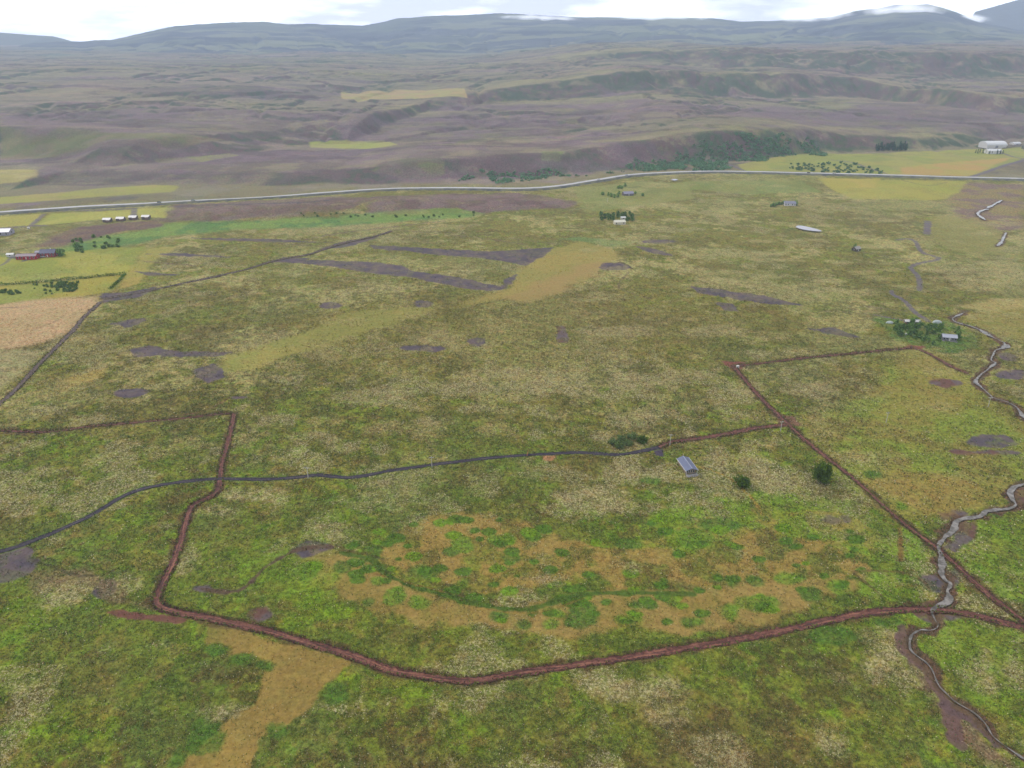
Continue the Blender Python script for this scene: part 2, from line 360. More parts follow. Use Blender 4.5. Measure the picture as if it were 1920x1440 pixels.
def poly_sdf(x, y, p):
    ins = np.zeros(x.shape, bool); d2 = np.full(x.shape, 1e18)
    for i in range(len(p)):
        a = p[i]; b = p[(i+1) % len(p)]
        if a[1] != b[1]:
            c = ((a[1] > y) != (b[1] > y)) & (x < (b[0]-a[0])*(y-a[1])/(b[1]-a[1])+a[0]); ins ^= c
        e = b-a; q = np.clip(((x-a[0])*e[0]+(y-a[1])*e[1])/max(e@e, 1e-9), 0, 1)
        d2 = np.minimum(d2, (x-a[0]-q*e[0])**2+(y-a[1]-q*e[1])**2)
    d = np.sqrt(d2); return np.where(ins, d, -d)
print('grid', NR, NA, NR*NA)
H = hb(GX, GY)
C = np.zeros((NR, NA, 3)); RG = np.ones((NR, NA)); LI = np.zeros((NR, NA)); DK = np.ones((NR, NA))*.26
def mixc(k, col): 
    global C
    C += (np.asarray(col)-C)*k[..., None]
f60 = fbm(GX, GY, 60, 4, 101); f25 = fbm(GX, GY, 26, 4, 102); f12 = fbm(GX, GY, 13, 4, 103); f5 = fbm(GX, GY, 5, 3, 104)
g60 = fbm(GX, GY, 75, 4, 105); g25 = fbm(GX, GY, 30, 4, 106); g8 = fbm(GX, GY, 8, 3, 107); f250 = fbm(GX, GY, 250, 4, 108); f2 = fbm(GX, GY, 2.2, 2, 109)
olive = A(134,126,72); green = A(110,122,56); dgreen = A(82,98,48); bgreen = A(126,150,54); brown = A(116,92,60); straw = A(184,172,118); tan = A(170,138,78)
C[:] = A(132,124,68)
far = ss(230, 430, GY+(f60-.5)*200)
def fb(sc, o, sd, g=.6): return fbm(GX, GY, sc, o, sd, g)
h40 = fb(45, 6, 131); h15 = fb(15, 5, 132); h6 = fb(6.5, 4, 133); h3 = fb(3.2, 3, 134); h90 = fb(110, 5, 135)
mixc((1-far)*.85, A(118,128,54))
mixc(ss(.50, .60, h15)*(1-.55*far)*.8, A(122,144,50))
mixc(ss(.49, .62, h40)*.55*(1-.35*far), A(92,110,48))
mixc(ss(.50, .60, h6)*.42*(1-.3*far), A(80,100,44))
mixc(ss(.53, .62, f25*.5+h90*.5)*.42, A(124,104,66))
mixc(ss(.55, .62, h15*.4+f5*.6)*.45*(1-.3*far), A(144,124,74))
st = ss(.50, .555, h40*.45+h6*.25+h90*.3+.012*far-.012)
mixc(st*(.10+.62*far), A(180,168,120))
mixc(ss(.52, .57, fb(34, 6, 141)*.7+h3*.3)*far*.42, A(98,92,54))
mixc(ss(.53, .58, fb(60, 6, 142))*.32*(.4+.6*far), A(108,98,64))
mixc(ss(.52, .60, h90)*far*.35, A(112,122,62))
mixc(ss(.55, .60, fb(28, 6, 147)*.7+h3*.3)*(1-far)*.45, A(104,80,58))
lm = ss(.54, .60, fb(55, 5, 136)*.55+f12*.45)
mixc(lm*.25, A(150,138,98)); LI += lm*.6 + .03
mixc(ss(.45, .62, h3)*.18, A(70,82,40))
# beyond the road: heath, hazy mauve and grey green
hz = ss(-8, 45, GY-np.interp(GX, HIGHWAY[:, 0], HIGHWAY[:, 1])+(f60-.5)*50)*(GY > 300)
heather = A(132,114,124); hgreen = A(118,122,82); hdark = A(92,78,84)
f500 = fbm(GX, GY, 620, 6, 120, .6); f180 = fbm(GX, GY, 130, 6, 121, .62); f900 = fbm(GX, GY*1.3, 1400, 6, 123, .6); f70 = fbm(GX, GY, 48, 5, 124, .65)
hcol = np.zeros_like(C); hcol[:] = heather
def mx(a, k, col): a += (np.asarray(col)-a)*k[..., None]
mx(hcol, ss(.48, .56, f180*.5+f500*.5)*.8, hgreen); mx(hcol, ss(.52, .60, f70*.6+f180*.4)*.55, hdark)
mx(hcol, ss(.50, .58, f70*.3+fbm(GX, GY*1.8, 200, 6, 122, .6)*.7-.02)*.5, A(160,154,108))
mx(hcol, ss(.54, .60, fbm(GX, GY, 330, 6, 126, .6))*.5, A(156,130,126))
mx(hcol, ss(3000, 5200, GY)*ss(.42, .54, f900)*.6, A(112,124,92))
rid = np.clip(1-np.abs(fbm(GX, GY*.8, 260, 5, 125)-.5)*42, 0, 1)*ss(.45, .6, f500); mx(hcol, rid*.75, A(74,64,62))
mx(hcol, ss(.50, .60, fbm(GX, GY, 16, 5, 127, .65))*.38, A(96,86,80)); mx(hcol, ss(.53, .62, fbm(GX, GY, 22, 5, 128, .65))*.35, A(164,146,128))
mx(hcol, ss(.49, .535, fbm(GX*.35, GY, 75, 6, 143, .62))*.42, A(104,98,92)); mx(hcol, ss(.50, .54, fbm(GX*.3, GY, 95, 6, 144, .62))*.38, A(126,128,98))
mx(hcol, ss(.51, .55, fbm(GX, GY, 60, 6, 145, .65))*.45, A(92,84,84)); mx(hcol, ss(.52, .555, fbm(GX*.2, GY, 90, 5, 146, .6))*.38, A(162,152,128))
nb = (1-ss(0, 260, GY-np.interp(GX, HIGHWAY[:, 0], HIGHWAY[:, 1])))*ss(.47, .53, h40*.5+f180*.5); mx(hcol, nb*.6, A(132,122,88))
mixc(hz, 1) if False else None
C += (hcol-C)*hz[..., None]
LI *= (1-hz); DK *= (1-hz*.6); RG = RG*(1-.35*hz)
# slopes of the escarpments: dark scrub and bare scree
gy, gx = np.gradient(H); dr_ = np.gradient(rr)[:, None]; slope = np.abs(gy)/np.maximum(dr_, .1)
mixc(ss(.09, .20, slope)*hz*.85*ss(.36, .52, f60*.5+g25*.5), A(74,90,72)); mixc(ss(.10, .22, slope)*hz*.7*ss(.5, .56, g60*.5+g8*.5), A(112,90,96))
for cv, w_ in ((scA, 95), (scB, 170), (scC, 330)):
    dd = GY-np.interp(GX, cv[0], cv[1])+(fbm(GX, GY, 200, 4, 5)-.5)*w_
    mixc(ss(w_*.75, w_*1.1, dd)*ss(w_*1.9, w_*1.3, dd)*ss(.46, .52, f250*.6+f25*.4)*hz*.42, A(166,158,118))
TAN = (178,143,84)
def zone(pts, col, soft=2.0, namp=4.0, nsc=10, k=1.0, rough=None, li=None, mottle=0.0, col2=None, sc2=20, dk=None, world=False, seed=0, grow=0.0):
    p = Ps(pts) if not world else np.asarray(pts, float)
    m = namp+soft+3; si, sj = block(p[:, 0].min()-m, p[:, 0].max()+m, p[:, 1].min()-m, p[:, 1].max()+m)
    x = GX[si, sj]; y = GY[si, sj]
    if x.size == 0: return
    d = poly_sdf(x, y, p)+(fbm(x, y, nsc, 4, 200+seed)-.47)*2*namp+grow
    w = ss(-soft, soft, d)*k
    c = np.zeros(x.shape+(3,)); c[:] = col
    if col2 is not None: c += (np.asarray(col2)-c)*(ss(.42, .58, fbm(x, y, sc2, 4, 230+seed)))[..., None]
    if mottle: w = w*(1-mottle*ss(.45, .58, fbm(x, y, sc2*.6, 4, 260+seed)))
    C[si, sj] += (c-C[si, sj])*w[..., None]
    if rough is not None: RG[si, sj] += (rough-RG[si, sj])*w; DK[si, sj] += (rough*.5-DK[si, sj])*w
    if dk is not None: DK[si, sj] += (dk-DK[si, sj])*w
    LI[si, sj] *= (1-w)
    if li is not None: LI[si, sj] += li*w
def ell(cx, cy, rx, ry, n=10): return [(cx+rx*math.cos(t), cy+ry*math.sin(t)) for t in np.linspace(0, 2*math.pi, n, endpoint=False)]
yg = A(170,166,86); yg2 = A(184,168,98); pink = A(186,160,124)
# --- heather rises and lush strip this side of the road
zone([(305,402),(330,386),(640,369),(700,372),(660,392),(560,404),(480,412),(310,418)], A(128,108,112), 6, 18, 40, .88, .95, seed=1, mottle=.25, sc2=24, col2=A(112,90,92))
zone([(700,370),(850,362),(980,364),(1080,378),(1060,390),(900,398),(860,392),(760,402),(700,400)], A(128,106,114), 6, 18, 40, .88, .95, seed=2, mottle=.25, sc2=24, col2=A(110,88,94))
zone([(0,500),(100,470),(150,452),(310,422),(480,412),(640,405),(850,400),(905,400),(860,412),(640,424),(440,432),(310,444),(230,462),(120,480),(0,480)], A(96,130,74), 8, 14, 40, .9, .8, seed=3, col2=A(124,148,80))
zone([(90,445),(150,425),(300,412),(305,424),(200,440),(120,460),(70,462)], A(126,106,92), 6, 8, 30, .9, .9, seed=4, col2=A(112,88,92))
zone([(1790,345),(1920,345),(1920,430),(1860,430),(1800,405),(1780,380)], A(132,110,110), 8, 14, 40, .85, seed=5, col2=A(146,130,96))
# --- farm fields
for k, (p, c1, c2) in enumerate([
 ([(-20,476),(40,488),(110,474),(200,465),(272,463),(250,505),(232,517),(100,524),(-20,534)], A(176,172,84), A(150,160,72)),
 ([(-20,537),(100,527),(238,513),(210,546),(150,556),(80,562),(-20,572)], A(176,164,78), A(150,158,74)),
 ([(238,514),(274,466),(330,462),(280,500),(260,530),(215,546)], A(182,158,90), A(168,160,86)),
 ([(-20,407),(82,401),(62,421),(-20,427)], A(190,182,100), A(176,172,86)),
 ([(96,400),(312,389),(308,408),(250,406),(180,412),(110,420),(68,422)], A(186,182,98), A(168,172,84)),
 ([(-20,372),(100,362),(200,352),(290,346),(335,350),(320,360),(200,368),(100,376),(-20,384)], A(170,170,92), A(180,168,104)),
 ([(-20,318),(70,318),(72,333),(40,340),(-20,346)], A(196,182,128), A(186,176,112)),
 ([(1530,334),(1812,340),(1800,358),(1770,374),(1740,376),(1600,372),(1560,356)], A(178,170,86), A(168,168,80)),
 ([(1385,308),(1440,297),(1520,288),(1640,288),(1760,284),(1915,276),(1935,292),(1830,329),(1650,327),(1500,322),(1390,320)], A(156,164,84), A(172,168,92)),
 ([(1690,314),(1760,306),(1895,296),(1822,330),(1690,327)], A(198,160,104), A(186,168,98)),
 ([(1545,334),(1650,335),(1640,352),(1560,352)], A(190,170,92), A(180,168,84)),
 ([(640,173),(742,168),(870,165),(876,184),(740,186),(640,185)], A(196,188,116), A(210,180,126)),
 ([(580,266),(640,263),(722,262),(745,272),(700,278),(580,277)], A(178,190,84), A(190,190,104)),
 ([(290,299),(430,288),(450,291),(380,303),(300,306)], A(160,176,84), A(170,176,90)),
 ([(740,300),(830,296),(835,325),(800,338),(760,335),(700,320)], A(116,148,76), A(130,136,90)),
 ([(1018,284),(1058,284),(1050,303),(1015,301)], A(150,176,86), A(140,160,84)),
 ([(640,405),(740,395),(860,392),(900,400),(840,404),(760,412),(640,420)], A(104,146,72), A(130,150,82)),
 ([(0,240),(300,250),(420,262),(300,285),(0,298)], A(126,128,92), A(140,126,106)),
 ([(1050,448),(1090,445),(1150,450),(1190,452),(1170,464),(1140,462),(1090,452)], A(98,138,84), A(120,140,84)),
 ([(1280,340),(1500,338),(1540,360),(1400,364),(1250,352)], A(128,146,80), A(142,148,86)),
 ([(1080,352),(1200,340),(1290,344),(1300,372),(1200,385),(1100,400),(1080,380)], A(136,146,86), A(150,152,92))]):
    q_ = .80 if k not in (11, 12, 13) else .58
    mp2 = A(136,128,84) if k not in (11, 12, 13) else A(138,130,104)
    zone(p, mp2+(c1-mp2)*q_, 3, 4, 20, .9 if k < 14 else .7, .35 if k < 13 else .6, col2=mp2+(c2-mp2)*q_, sc2=38, seed=10+k, mottle=.18)
zone([(-20,575),(80,563),(180,556),(190,566),(170,588),(135,618),(60,648),(-20,662)], pink, 5, 6, 25, .9, .6, .25, col2=A(196,166,132), seed=40)
zone([(-20,655),(90,655),(40,705),(-20,740)], A(168,158,120), 4, 6, 20, .7, .7, .3, seed=41)
# --- mown or sedge strips on the bog
zone([(430,668),(520,645),(600,615),(640,592),(720,584),(810,578),(780,592),(720,612),(640,640),(540,665),(470,694),(425,690)], A(160,150,86), 4, 8, 18, .93, .35, grow=3, mottle=.08, col2=A(146,146,80), sc2=25, seed=42)
zone([(1095,455),(1155,468),(1168,480),(1100,520),(1040,550),(985,566),(950,562),(870,572),(900,556),(945,542),(962,518),(1000,490),(1040,468)], A(154,144,84), 5, 9, 20, .88, .35, col2=A(164,148,88), sc2=50, seed=43)
zone([(1150,490),(1110,517),(1040,550),(985,566),(950,560),(1010,533),(1080,500)], A(166,140,94), 6, 9, 18, .75, .3, seed=44)
zone([(105,715),(200,690),(190,710),(120,732)], A(172,152,92), 3, 3, 10, .8, .5, seed=45)
zone([(400,1172),(470,1190),(600,1226),(652,1244),(600,1292),(560,1322),(500,1378),(440,1445),(330,1450),(395,1388),(480,1322),(502,1282),(512,1240),(450,1215),(400,1200)], A(158,134,78), .8, 4, 9, .96, .35, .06, grow=1.5, col2=A(146,124,72), sc2=8, seed=46)
zone([(556,1040),(620,1028),(700,1058),(760,1100),(830,1130),(960,1148),(1060,1132),(1130,1108),(1200,1110),(1290,1112),(1400,1092),(1500,1084),(1600,1092),(1500,1142),(1420,1164),(1300,1182),(1180,1170),(1080,1184),(980,1188),(880,1166),(800,1166),(720,1146),(640,1120),(590,1076)], A(160,136,84), 1.6, 4, 8, .95, .35, .04, mottle=.2, sc2=10, col2=A(148,128,74), grow=1, seed=47)
zone([(810,955),(900,960),(1000,985),(1040,1010),(1140,1030),(1100,1090),(900,1110),(780,1080),(690,1040),(760,1000)], A(158,134,78), 1, 5, 9, .92, .45, .08, mottle=.6, sc2=13, seed=48)
zone([(1100,1040),(1240,1000),(1400,960),(1560,950),(1640,1000),(1640,1090),(1500,1085),(1350,1095),(1150,1100)], A(158,134,78), 1, 5, 9, .85, .5, .12, mottle=.7, sc2=13, seed=49)
zone([(1240,960),(1420,925),(1600,940),(1720,1010),(1740,1080),(1600,1130),(1640,1040),(1440,990),(1280,1040),(1200,1020)], A(126,150,56), 2, 6, 10, .75, .8, mottle=.6, sc2=16, seed=50)
zone([(440,1040),(560,1035),(640,1080),(620,1130),(700,1170),(600,1160),(500,1130),(470,1095)], A(124,148,54), 2, 6, 10, .7, .8, mottle=.5, sc2=12, seed=51)
zone([(1500,1165),(1740,1150),(1900,1180),(1930,1300),(1870,1330),(1760,1240),(1700,1190)], A(126,146,58), 2, 6, 10, .75, .8, mottle=.4, sc2=14, seed=52)
zone([(1800,990),(1930,960),(1930,1130),(1870,1110),(1800,1060)], A(120,144,56), 2, 5, 10, .7, .8, mottle=.4, sc2=14, seed=53)
zone([(1540,860),(1500,800),(1560,770),(1640,720),(1700,660),(1760,662),(1830,710),(1850,745),(1930,800),(1930,900),(1880,950),(1780,968),(1700,985),(1640,935)], A(144,134,74), 4, 9, 16, .8, .65, .12, col2=A(136,146,66), sc2=22, mottle=.25, seed=54)
zone([(1600,905),(1680,880),(1800,900),(1870,935),(1780,960),(1700,980)], A(160,138,82), 4, 8, 14, .7, .5, seed=55, mottle=.4, sc2=20)
zone([(1760,660),(1832,712),(1846,760),(1700,800),(1640,790),(1680,700)], A(150,136,76), 4, 8, 14, .6, .5, seed=56, mottle=.3, sc2=20)
zone([(1800,590),(1930,575),(1930,640),(1870,628)], A(144,138,78), 3, 6, 14, .75, .6, seed=57, col2=A(152,140,84))
zone([(1800,575),(1860,560),(1930,560),(1930,576),(1860,585)], A(176,160,108), 3, 4, 14, .7, .5, seed=58)
zone([(1655,600),(1700,605),(1780,605),(1830,630),(1830,655),(1760,655),(1700,640)], A(98,126,64), 3, 8, 14, .8, .9, mottle=.4, sc2=9, grow=3, seed=59)
zone([(1750,400),(1830,410),(1880,440),(1880,480),(1780,470),(1740,440)], A(144,138,84), 5, 12, 30, .65, .5, seed=60)
zone([(540,600),(800,560),(1200,540),(1500,600),(1300,660),(900,700),(600,690)], A(138,126,74), 20, 30, 60, .35, seed=61)
zone([(0,1060),(160,1080),(330,1060),(560,960),(900,800),(1100,900),(820,960),(600,1010),(350,1200),(0,1300)], A(104,122,54), 10, 20, 30, .35, seed=62)
# --- green sallow blobs over the tan mire
for (x, y, a, b) in [(645,1063,18,8),(742,1118,16,13),(795,1075,24,12),(857,1100,10,5),(870,1095,8,6),(790,1130,18,10),(935,1155,16,7),(982,1173,11,6),(1035,1170,11,7),(1090,1155,30,22),(1180,1160,20,8),(1049,1150,6,4),(1200,1135,28,6),(1260,1128,10,7),(1420,1130,36,14),(1370,1150,14,14),(1290,1165,14,9),(1312,1166,7,5),(1480,1085,24,9),(1570,1100,18,10),(1520,1115,16,9),(1373,1095,7,4),(1415,1088,14,6),(850,1035,16,9),(700,1030,12,6),(870,1020,18,14),(940,1010,22,9),(960,1045,10,9),(1180,1020,24,8),(1300,1010,34,18),(1350,985,38,11),(710,1090,9,5),(690,1130,8,5),(575,1072,22,14),(1220,900,18,6),(1637,890,15,7),(1690,950,10,6),(520,1372,20,12),(625,1300,17,16),(330,1420,14,16),(412,1218,14,8),(455,1236,16,9),(497,1248,11,7),(385,1380,30,30),(1560,1190,36,18),(1665,1165,20,8)]:
    zone(ell(x, y, a, b), A(88,118,50) if (x*7+y) % 3 else A(110,138,54), 1.0, 2.2, 5, .9, .75, seed=int(x) % 50, mottle=.2, sc2=4, dk=.6, grow=.7)
# random small clumps inside the mire
mire = [(560,1040),(800,960),(1050,980),(1400,950),(1640,1000),(1620,1100),(1420,1170),(1180,1175),(880,1170),(640,1120)]
for _ in range(150):
    x = random.uniform(570, 1640); y = random.uniform(965, 1175)
    mp_ = poly_sdf(np.array([x]), np.array([y]), np.array(mire, float))[0]
    if mp_ < 5: continue
    a = random.uniform(4, 15); zone(ell(x, y, a, a*.5, 8), A(88,118,44) if random.random() < .6 else A(112,142,48), .4, 1.2, 4, .92, .7, grow=.5, seed=random.randint(0, 90), dk=.6)
# --- lichen heath, speckled pale
for (x, y, a, b) in [(1452,912,38,20),(1420,875,26,22),(1350,860,30,20),(1235,885,24,10),(1110,935,70,26),(1165,890,30,20),(1180,1060,16,8),(1030,1085,36,10),(340,1050,22,30),(240,1090,28,12),(130,1100,60,22),(90,1125,30,10),(1240,1320,40,40),(1350,1410,44,30),(1170,1290,60,12),(1660,1200,24,18),(1660,1260,60,24),(1560,1390,26,10),(1590,1270,22,10),(700,745,80,14),(1020,730,70,14),(1180,790,50,16),(1130,820,24,10),(480,930,60,12),(640,990,50,10),(1400,730,40,16),(1520,730,50,12),(1200,715,80,14),(860,730,50,12),(590,820,40,9),(640,840,36,7),(700,905,24,8),(1230,775,46,14),(1000,700,60,10),(800,790,30,8),(60,1290,30,10),(200,1310,26,9),(410,1330,36,12),(300,1210,30,8),(1110,1240,0,0),(1345,620,60,12),(1160,620,80,10),(1300,700,60,10),(1850,1265,30,26),(1905,1240,24,40),(400,960,30,8)]:
    if a: zone(ell(x, y, a, b), A(156,144,104), 3, 7, 9, .66, 1, .95 if y > 840 else .75, mottle=.5, sc2=6, seed=(x+y) % 60)
for _ in range(90):      # small pale patches all over the middle plain
    x = random.uniform(0, 1900); y = random.uniform(590, 860); a = random.uniform(10, 42)
    zone(ell(x, y, a, a*random.uniform(.18, .32)), A(162,148,98), 3, 8, 12, .5, 1, .5, mottle=.6, sc2=8, seed=random.randint(0, 80))
for _ in range(130):     # horizontal straw streaks farther out
    x = random.uniform(1100, 1900); y = random.uniform(345, 600); a = random.uniform(8, 34)
    if y < 380 and x > 1500: continue
    zone(ell(x, y, a, a*random.uniform(.08, .16)), A(168,158,112), 2.5, 9, 14, .55, .9, .2, mottle=.6, sc2=9, seed=random.randint(0, 80))
# --- bare peat flats
mud = A(88,78,92); mudr = A(108,76,74)
muds = [
 [(690,459),(780,464),(850,469),(930,472),(1000,466),(1036,464),(1018,480),(985,497),(940,489),(880,482),(820,478),(760,470),(700,466)],
 [(520,486),(600,488),(700,492),(752,498),(775,508),(800,512),(860,520),(905,530),(950,540),(920,546),(860,539),(780,521),(700,512),(600,497),(540,491)],
 [(190,550),(240,548),(292,539),(274,552),(232,562),(190,568)], [(605,465),(640,454),(718,440),(700,448),(655,462),(625,466)],
 [(505,492),(530,483),(580,484),(560,492)], [(940,541),(945,525),(968,515),(958,530)],
 [(235,655),(280,649),(330,658),(430,661),(400,668),(330,667),(258,669)], [(362,695),(395,683),(420,690),(415,708),(392,716),(370,707)],
 [(203,608),(268,596),(282,600),(240,613)], ell(620,573,18,4), ell(795,568,14,5), ell(1054,628,13,14), ell(895,641,13,7), ell(790,652,38,3.5),
 [(1295,537),(1360,545),(1430,554),(1500,572),(1440,570),(1360,557),(1310,549)], [(1345,568),(1370,570),(1388,584),(1355,582)], [(1515,617),(1565,615),(1612,633),(1560,627)],
 [(1183,460),(1235,467),(1260,479),(1225,475)], ell(1155,502,28,5), ell(1150,497,20,3), ell(1235,452,30,2.5),
 [(-20,1035),(50,1028),(75,1050),(60,1072),(30,1090),(-20,1096)], ell(455,745,24,5), ell(245,735,24,7), ell(380,1103,14,4), ell(195,1105,12,14),
 [(275,476),(350,475),(430,482),(350,480)], [(360,446),(500,448),(620,455),(500,453),(400,450)], [(250,508),(300,513),(340,516),(280,515)],
 ell(1590,965,10,14), ell(1566,975,14,6), ell(1770,718,34,8), ell(1795,965,26,8), [(1772,1025),(1800,985),(1832,972),(1828,1000),(1790,1035)], ell(1790,1080,16,24), ell(1750,1090,14,14), ell(1895,705,28,8), ell(1850,830,40,10), ell(1850,848,60,4), ell(490,1152,20,9), ell(1765,1150,50,8), ell(1885,670,18,8), ell(1890,700,30,5), ell(1912,925,14,16), ell(600,1025,30,6)]
for k, p in enumerate(muds): zone(p, mudr if k in (11, 31, 32, 33, 34, 38, 39, 40, 43) else mud, .8, 3.2 if len(p) != 10 else 6.5, 7 if len(p) != 10 else 16, .93, .3, mottle=.22 if len(p) != 10 else .35, col2=A(106,92,98), sc2=9, seed=k, dk=.2, grow=.3)
for p, w in (([(1700,1205),(1722,1232),(1760,1290),(1800,1335),(1850,1390),(1900,1440),(1860,1440),(1800,1380),(1760,1325),(1710,1250),(1692,1215)], 1),):
    zone(p, A(124,98,86), 1.5, 3, 6, .8, .7, .25, seed=70, mottle=.4, sc2=6)
zone([(1355,678),(1400,679),(1395,692),(1372,695)], A(134,82,76), 1, 2, 5, .95, .4, seed=71); zone(ell(1714,652,22,4), A(136,80,76), 1, 2, 5, .9, .4, seed=72)
zone([(1450,775),(1490,780),(1500,800),(1465,798)], A(126,86,80), 1, 2, 5, .8, .4, seed=73)
zone(ell(1030,858,12,7), A(176,132,100), .6, 1.2, 4, .9, .4, seed=74); zone([(1222,836),(1241,836),(1244,856),(1230,855)], A(78,70,84), .3, .5, 4, 1, .3, seed=75, dk=.1)
zone([(60,1075),(160,1065),(215,1085),(235,1120),(300,1140),(200,1130),(160,1095),(60,1100)], A(126,106,82), 1.5, 3, 8, .75, .6, .2, mottle=.3, sc2=8, seed=76)
for k_, p_ in enumerate([[(0,215),(200,205),(420,205),(600,215),(560,255),(300,250),(0,258)], [(100,292),(640,284),(760,276),(1000,268),(1200,268),(1250,290),(1100,328),(840,336),(640,333),(300,343),(80,343)],
    [(850,190),(1300,196),(1640,202),(1620,238),(1000,240),(800,225)], [(620,205),(900,215),(1100,240),(900,262),(640,255)], [(1650,190),(1920,215),(1920,255),(1700,250),(1400,240)]]):
    zone(p_, A(128,110,122), 12, 40, 80, .68, .8, col2=A(108,94,100), sc2=70, seed=90+k_, mottle=.6)
# --- farmyards, tarmac
zone([(38,492),(60,486),(104,480),(106,472),(60,476)], A(96,92,108), 1, .6, 6, .95, .15, seed=77)
# thin natural lines in the mire, dark or green (distance to a polyline)
def line_paint(pts, w, col, k=.9, rough=None, li=False, seed=0, namp=None, soft=.5, world=False):
    p = smooth_line(Ps(pts), 12) if not world else pts
    for a, b in zip(p[:-1], p[1:]):
        m = w+6; si, sj = block(min(a[0], b[0])-m, max(a[0], b[0])+m, min(a[1], b[1])-m, max(a[1], b[1])+m)
        x = GX[si, sj]; y = GY[si, sj]
        if x.size == 0: continue
        e = b-a; q = np.clip(((x-a[0])*e[0]+(y-a[1])*e[1])/max(e@e, 1e-9), 0, 1)
        d = np.hypot(x-a[0]-q*e[0], y-a[1]-q*e[1])
        q = ss(w/2+soft, w/2-soft, d+(fbm(x, y, 5, 3, seed)-.5)*(w if namp is None else namp))*k*.7
        C[si, sj] += (np.asarray(col)-C[si, sj])*q[..., None]; LI[si, sj] *= 1-q
        if rough is not None: RG[si, sj] += (rough-RG[si, sj])*q
for pts, w, col in [
 ([(640,1035),(700,1050),(715,1070),(760,1095),(830,1115),(880,1128),(950,1142),(1000,1140),(1060,1122),(1120,1112),(1200,1112),(1300,1114)], 1.6, A(92,106,48)),
 ([(640,1030),(690,1040),(720,1050)], 1.2, A(80,70,50)), ([(700,1075),(790,1100),(860,1118)], .8, A(130,96,60)), ([(1100,1120),(1000,1150),(900,1140)], .7, A(150,120,70)),
 ([(1690,990),(1692,1050)], .9, A(130,92,64)), ([(1686,990),(1687,1050)], .9, A(130,92,64)),
 ([(1600,1072),(1660,1070),(1720,1080),(1745,1110)], 1.2, A(110,86,60)), ([(1600,1075),(1640,1105),(1675,1138)], 1.2, A(98,80,56)),
 ([(560,1030),(600,1022),(640,1025)], 1.6, A(110,84,66)), ([(1140,500),(1160,492),(1178,498),(1185,505)], 2, A(70,62,50)),
 ([(1200,350),(1180,352)], 3, A(90,80,70)), ([(0,578),(60,575)], 1.6, A(110,96,84)), ([(60,620),(120,596),(170,582)], 1.4, A(140,116,92)),
 ([(1500,600),(1620,640),(1440,590),(1300,560)], 1.2, A(110,98,70)), ([(1550,583),(1620,588),(1700,600)], 1.6, A(128,112,92)), ([(1620,575),(1700,583)], 1.6, A(120,102,92)),
 ([(430,745),(400,765),(360,775),(330,780)], 1.2, A(120,92,72)), ([(860,585),(900,572),(950,560)], 1.4, A(90,88,54)), ([(60,1050),(120,1070),(150,1080),(200,1075),(215,1065)], 1.2, A(80,72,56)),
 ([(1775,342),(1740,348),(1700,340),(1690,337)], 3, A(128,118,84)), ([(1100,390),(1000,398),(900,410)], 3, A(110,112,70)),
 ([(1280,870),(1330,880),(1380,905),(1410,935),(1430,965)], 1.4, A(168,142,82)), ([(570,450),(620,440),(740,425),(830,415)], 2.5, A(118,96,98)),
 ([(1600,470),(1660,480),(1720,490)], 1.6, A(148,132,116)), ([(1850,960),(1890,975)], 2, A(88,104,50)), ([(640,372),(560,380),(320,388)], 8, A(96,88,96))]:
    line_paint(pts, w, col, seed=int(w*10))
# faint old drainage lines crossing the far plain
for pts, w in [([(730,430),(800,436),(900,446),(980,458)], 2.4), ([(800,434),(900,440),(1060,460)], 2.0), ([(410,450),(460,452),(600,462)], 3), ([(270,490),(380,500)], 3), ([(1220,560),(1160,540),(1180,510)], 2)]:
    line_paint(pts, w, A(112,92,84), .7, seed=5)
# farm tracks painted where the vehicles have worn the turf, purple grit
for pts, w in [([(1740,415),(1738,438)], 7), ([(1682,450),(1700,448),(1716,452),(1722,464),(1732,475),(1762,484),(1745,490),(1722,494),(1708,502),(1716,512),(1724,524),(1724,545)], 4.2),
               ([(1672,545),(1674,552),(1690,560),(1704,572),(1716,586),(1740,602)], 4), ([(1640,590),(1665,595),(1700,602)], 2),
               ([(82,402),(70,412),(56,424)], 5), ([(0,428),(56,424),(84,423)], 5), ([(252,392),(252,408)], 7), ([(100,396),(250,391)], 5), ([(0,498),(12,492),(22,482),(34,486),(60,482)], 3),
               ([(1820,332),(1850,322),(1890,308),(1930,298)], 8), ([(1870,284),(1900,294),(1920,298)], 6), ([(1660,325),(1620,312),(1600,305),(1560,300)], 5), ([(1365,308),(1395,320)], 6)]:
    line_paint(pts, w, A(112,102,118), .95, .3, seed=8, namp=w*.4)

PAINTED = {'peat_spur': (3.2, A(118,80,72)), 'channel': (2.0, A(96,78,66)), 'right_peat_strip': (3.6, A(112,90,84)), 'right_peat_strip2': (4.2, A(104,84,84))}
for k_, v_ in LW.items():
    if k_ in PAINTED: line_paint(v_, PAINTED[k_][0], PAINTED[k_][1], 1.3, .4, seed=35, namp=PAINTED[k_][0]*1.3, soft=.5, world=True)
    elif k_ != 'black': line_paint(v_, 5.0 if k_.startswith(('peat', 'long')) else 3.2, A(104,88,60), .9, seed=31, namp=4.5, soft=.8, world=True)
    else: line_paint(v_, 4.2, A(112,126,70), .9, seed=33, namp=2.5, soft=.7, world=True)
for v_, w_ in RIV: line_paint(v_, w_*1.0+3.0, A(104,84,68), 1.2, seed=32, namp=5.5, soft=.6, world=True)
line_paint([(640,1036),(700,1051),(715,1070),(760,1095),(830,1115),(880,1128),(950,1142),(1000,1140),(1060,1122),(1120,1112),(1200,1112),(1300,1114)], 2.4, A(84,104,44), 1.35, seed=34, namp=2)
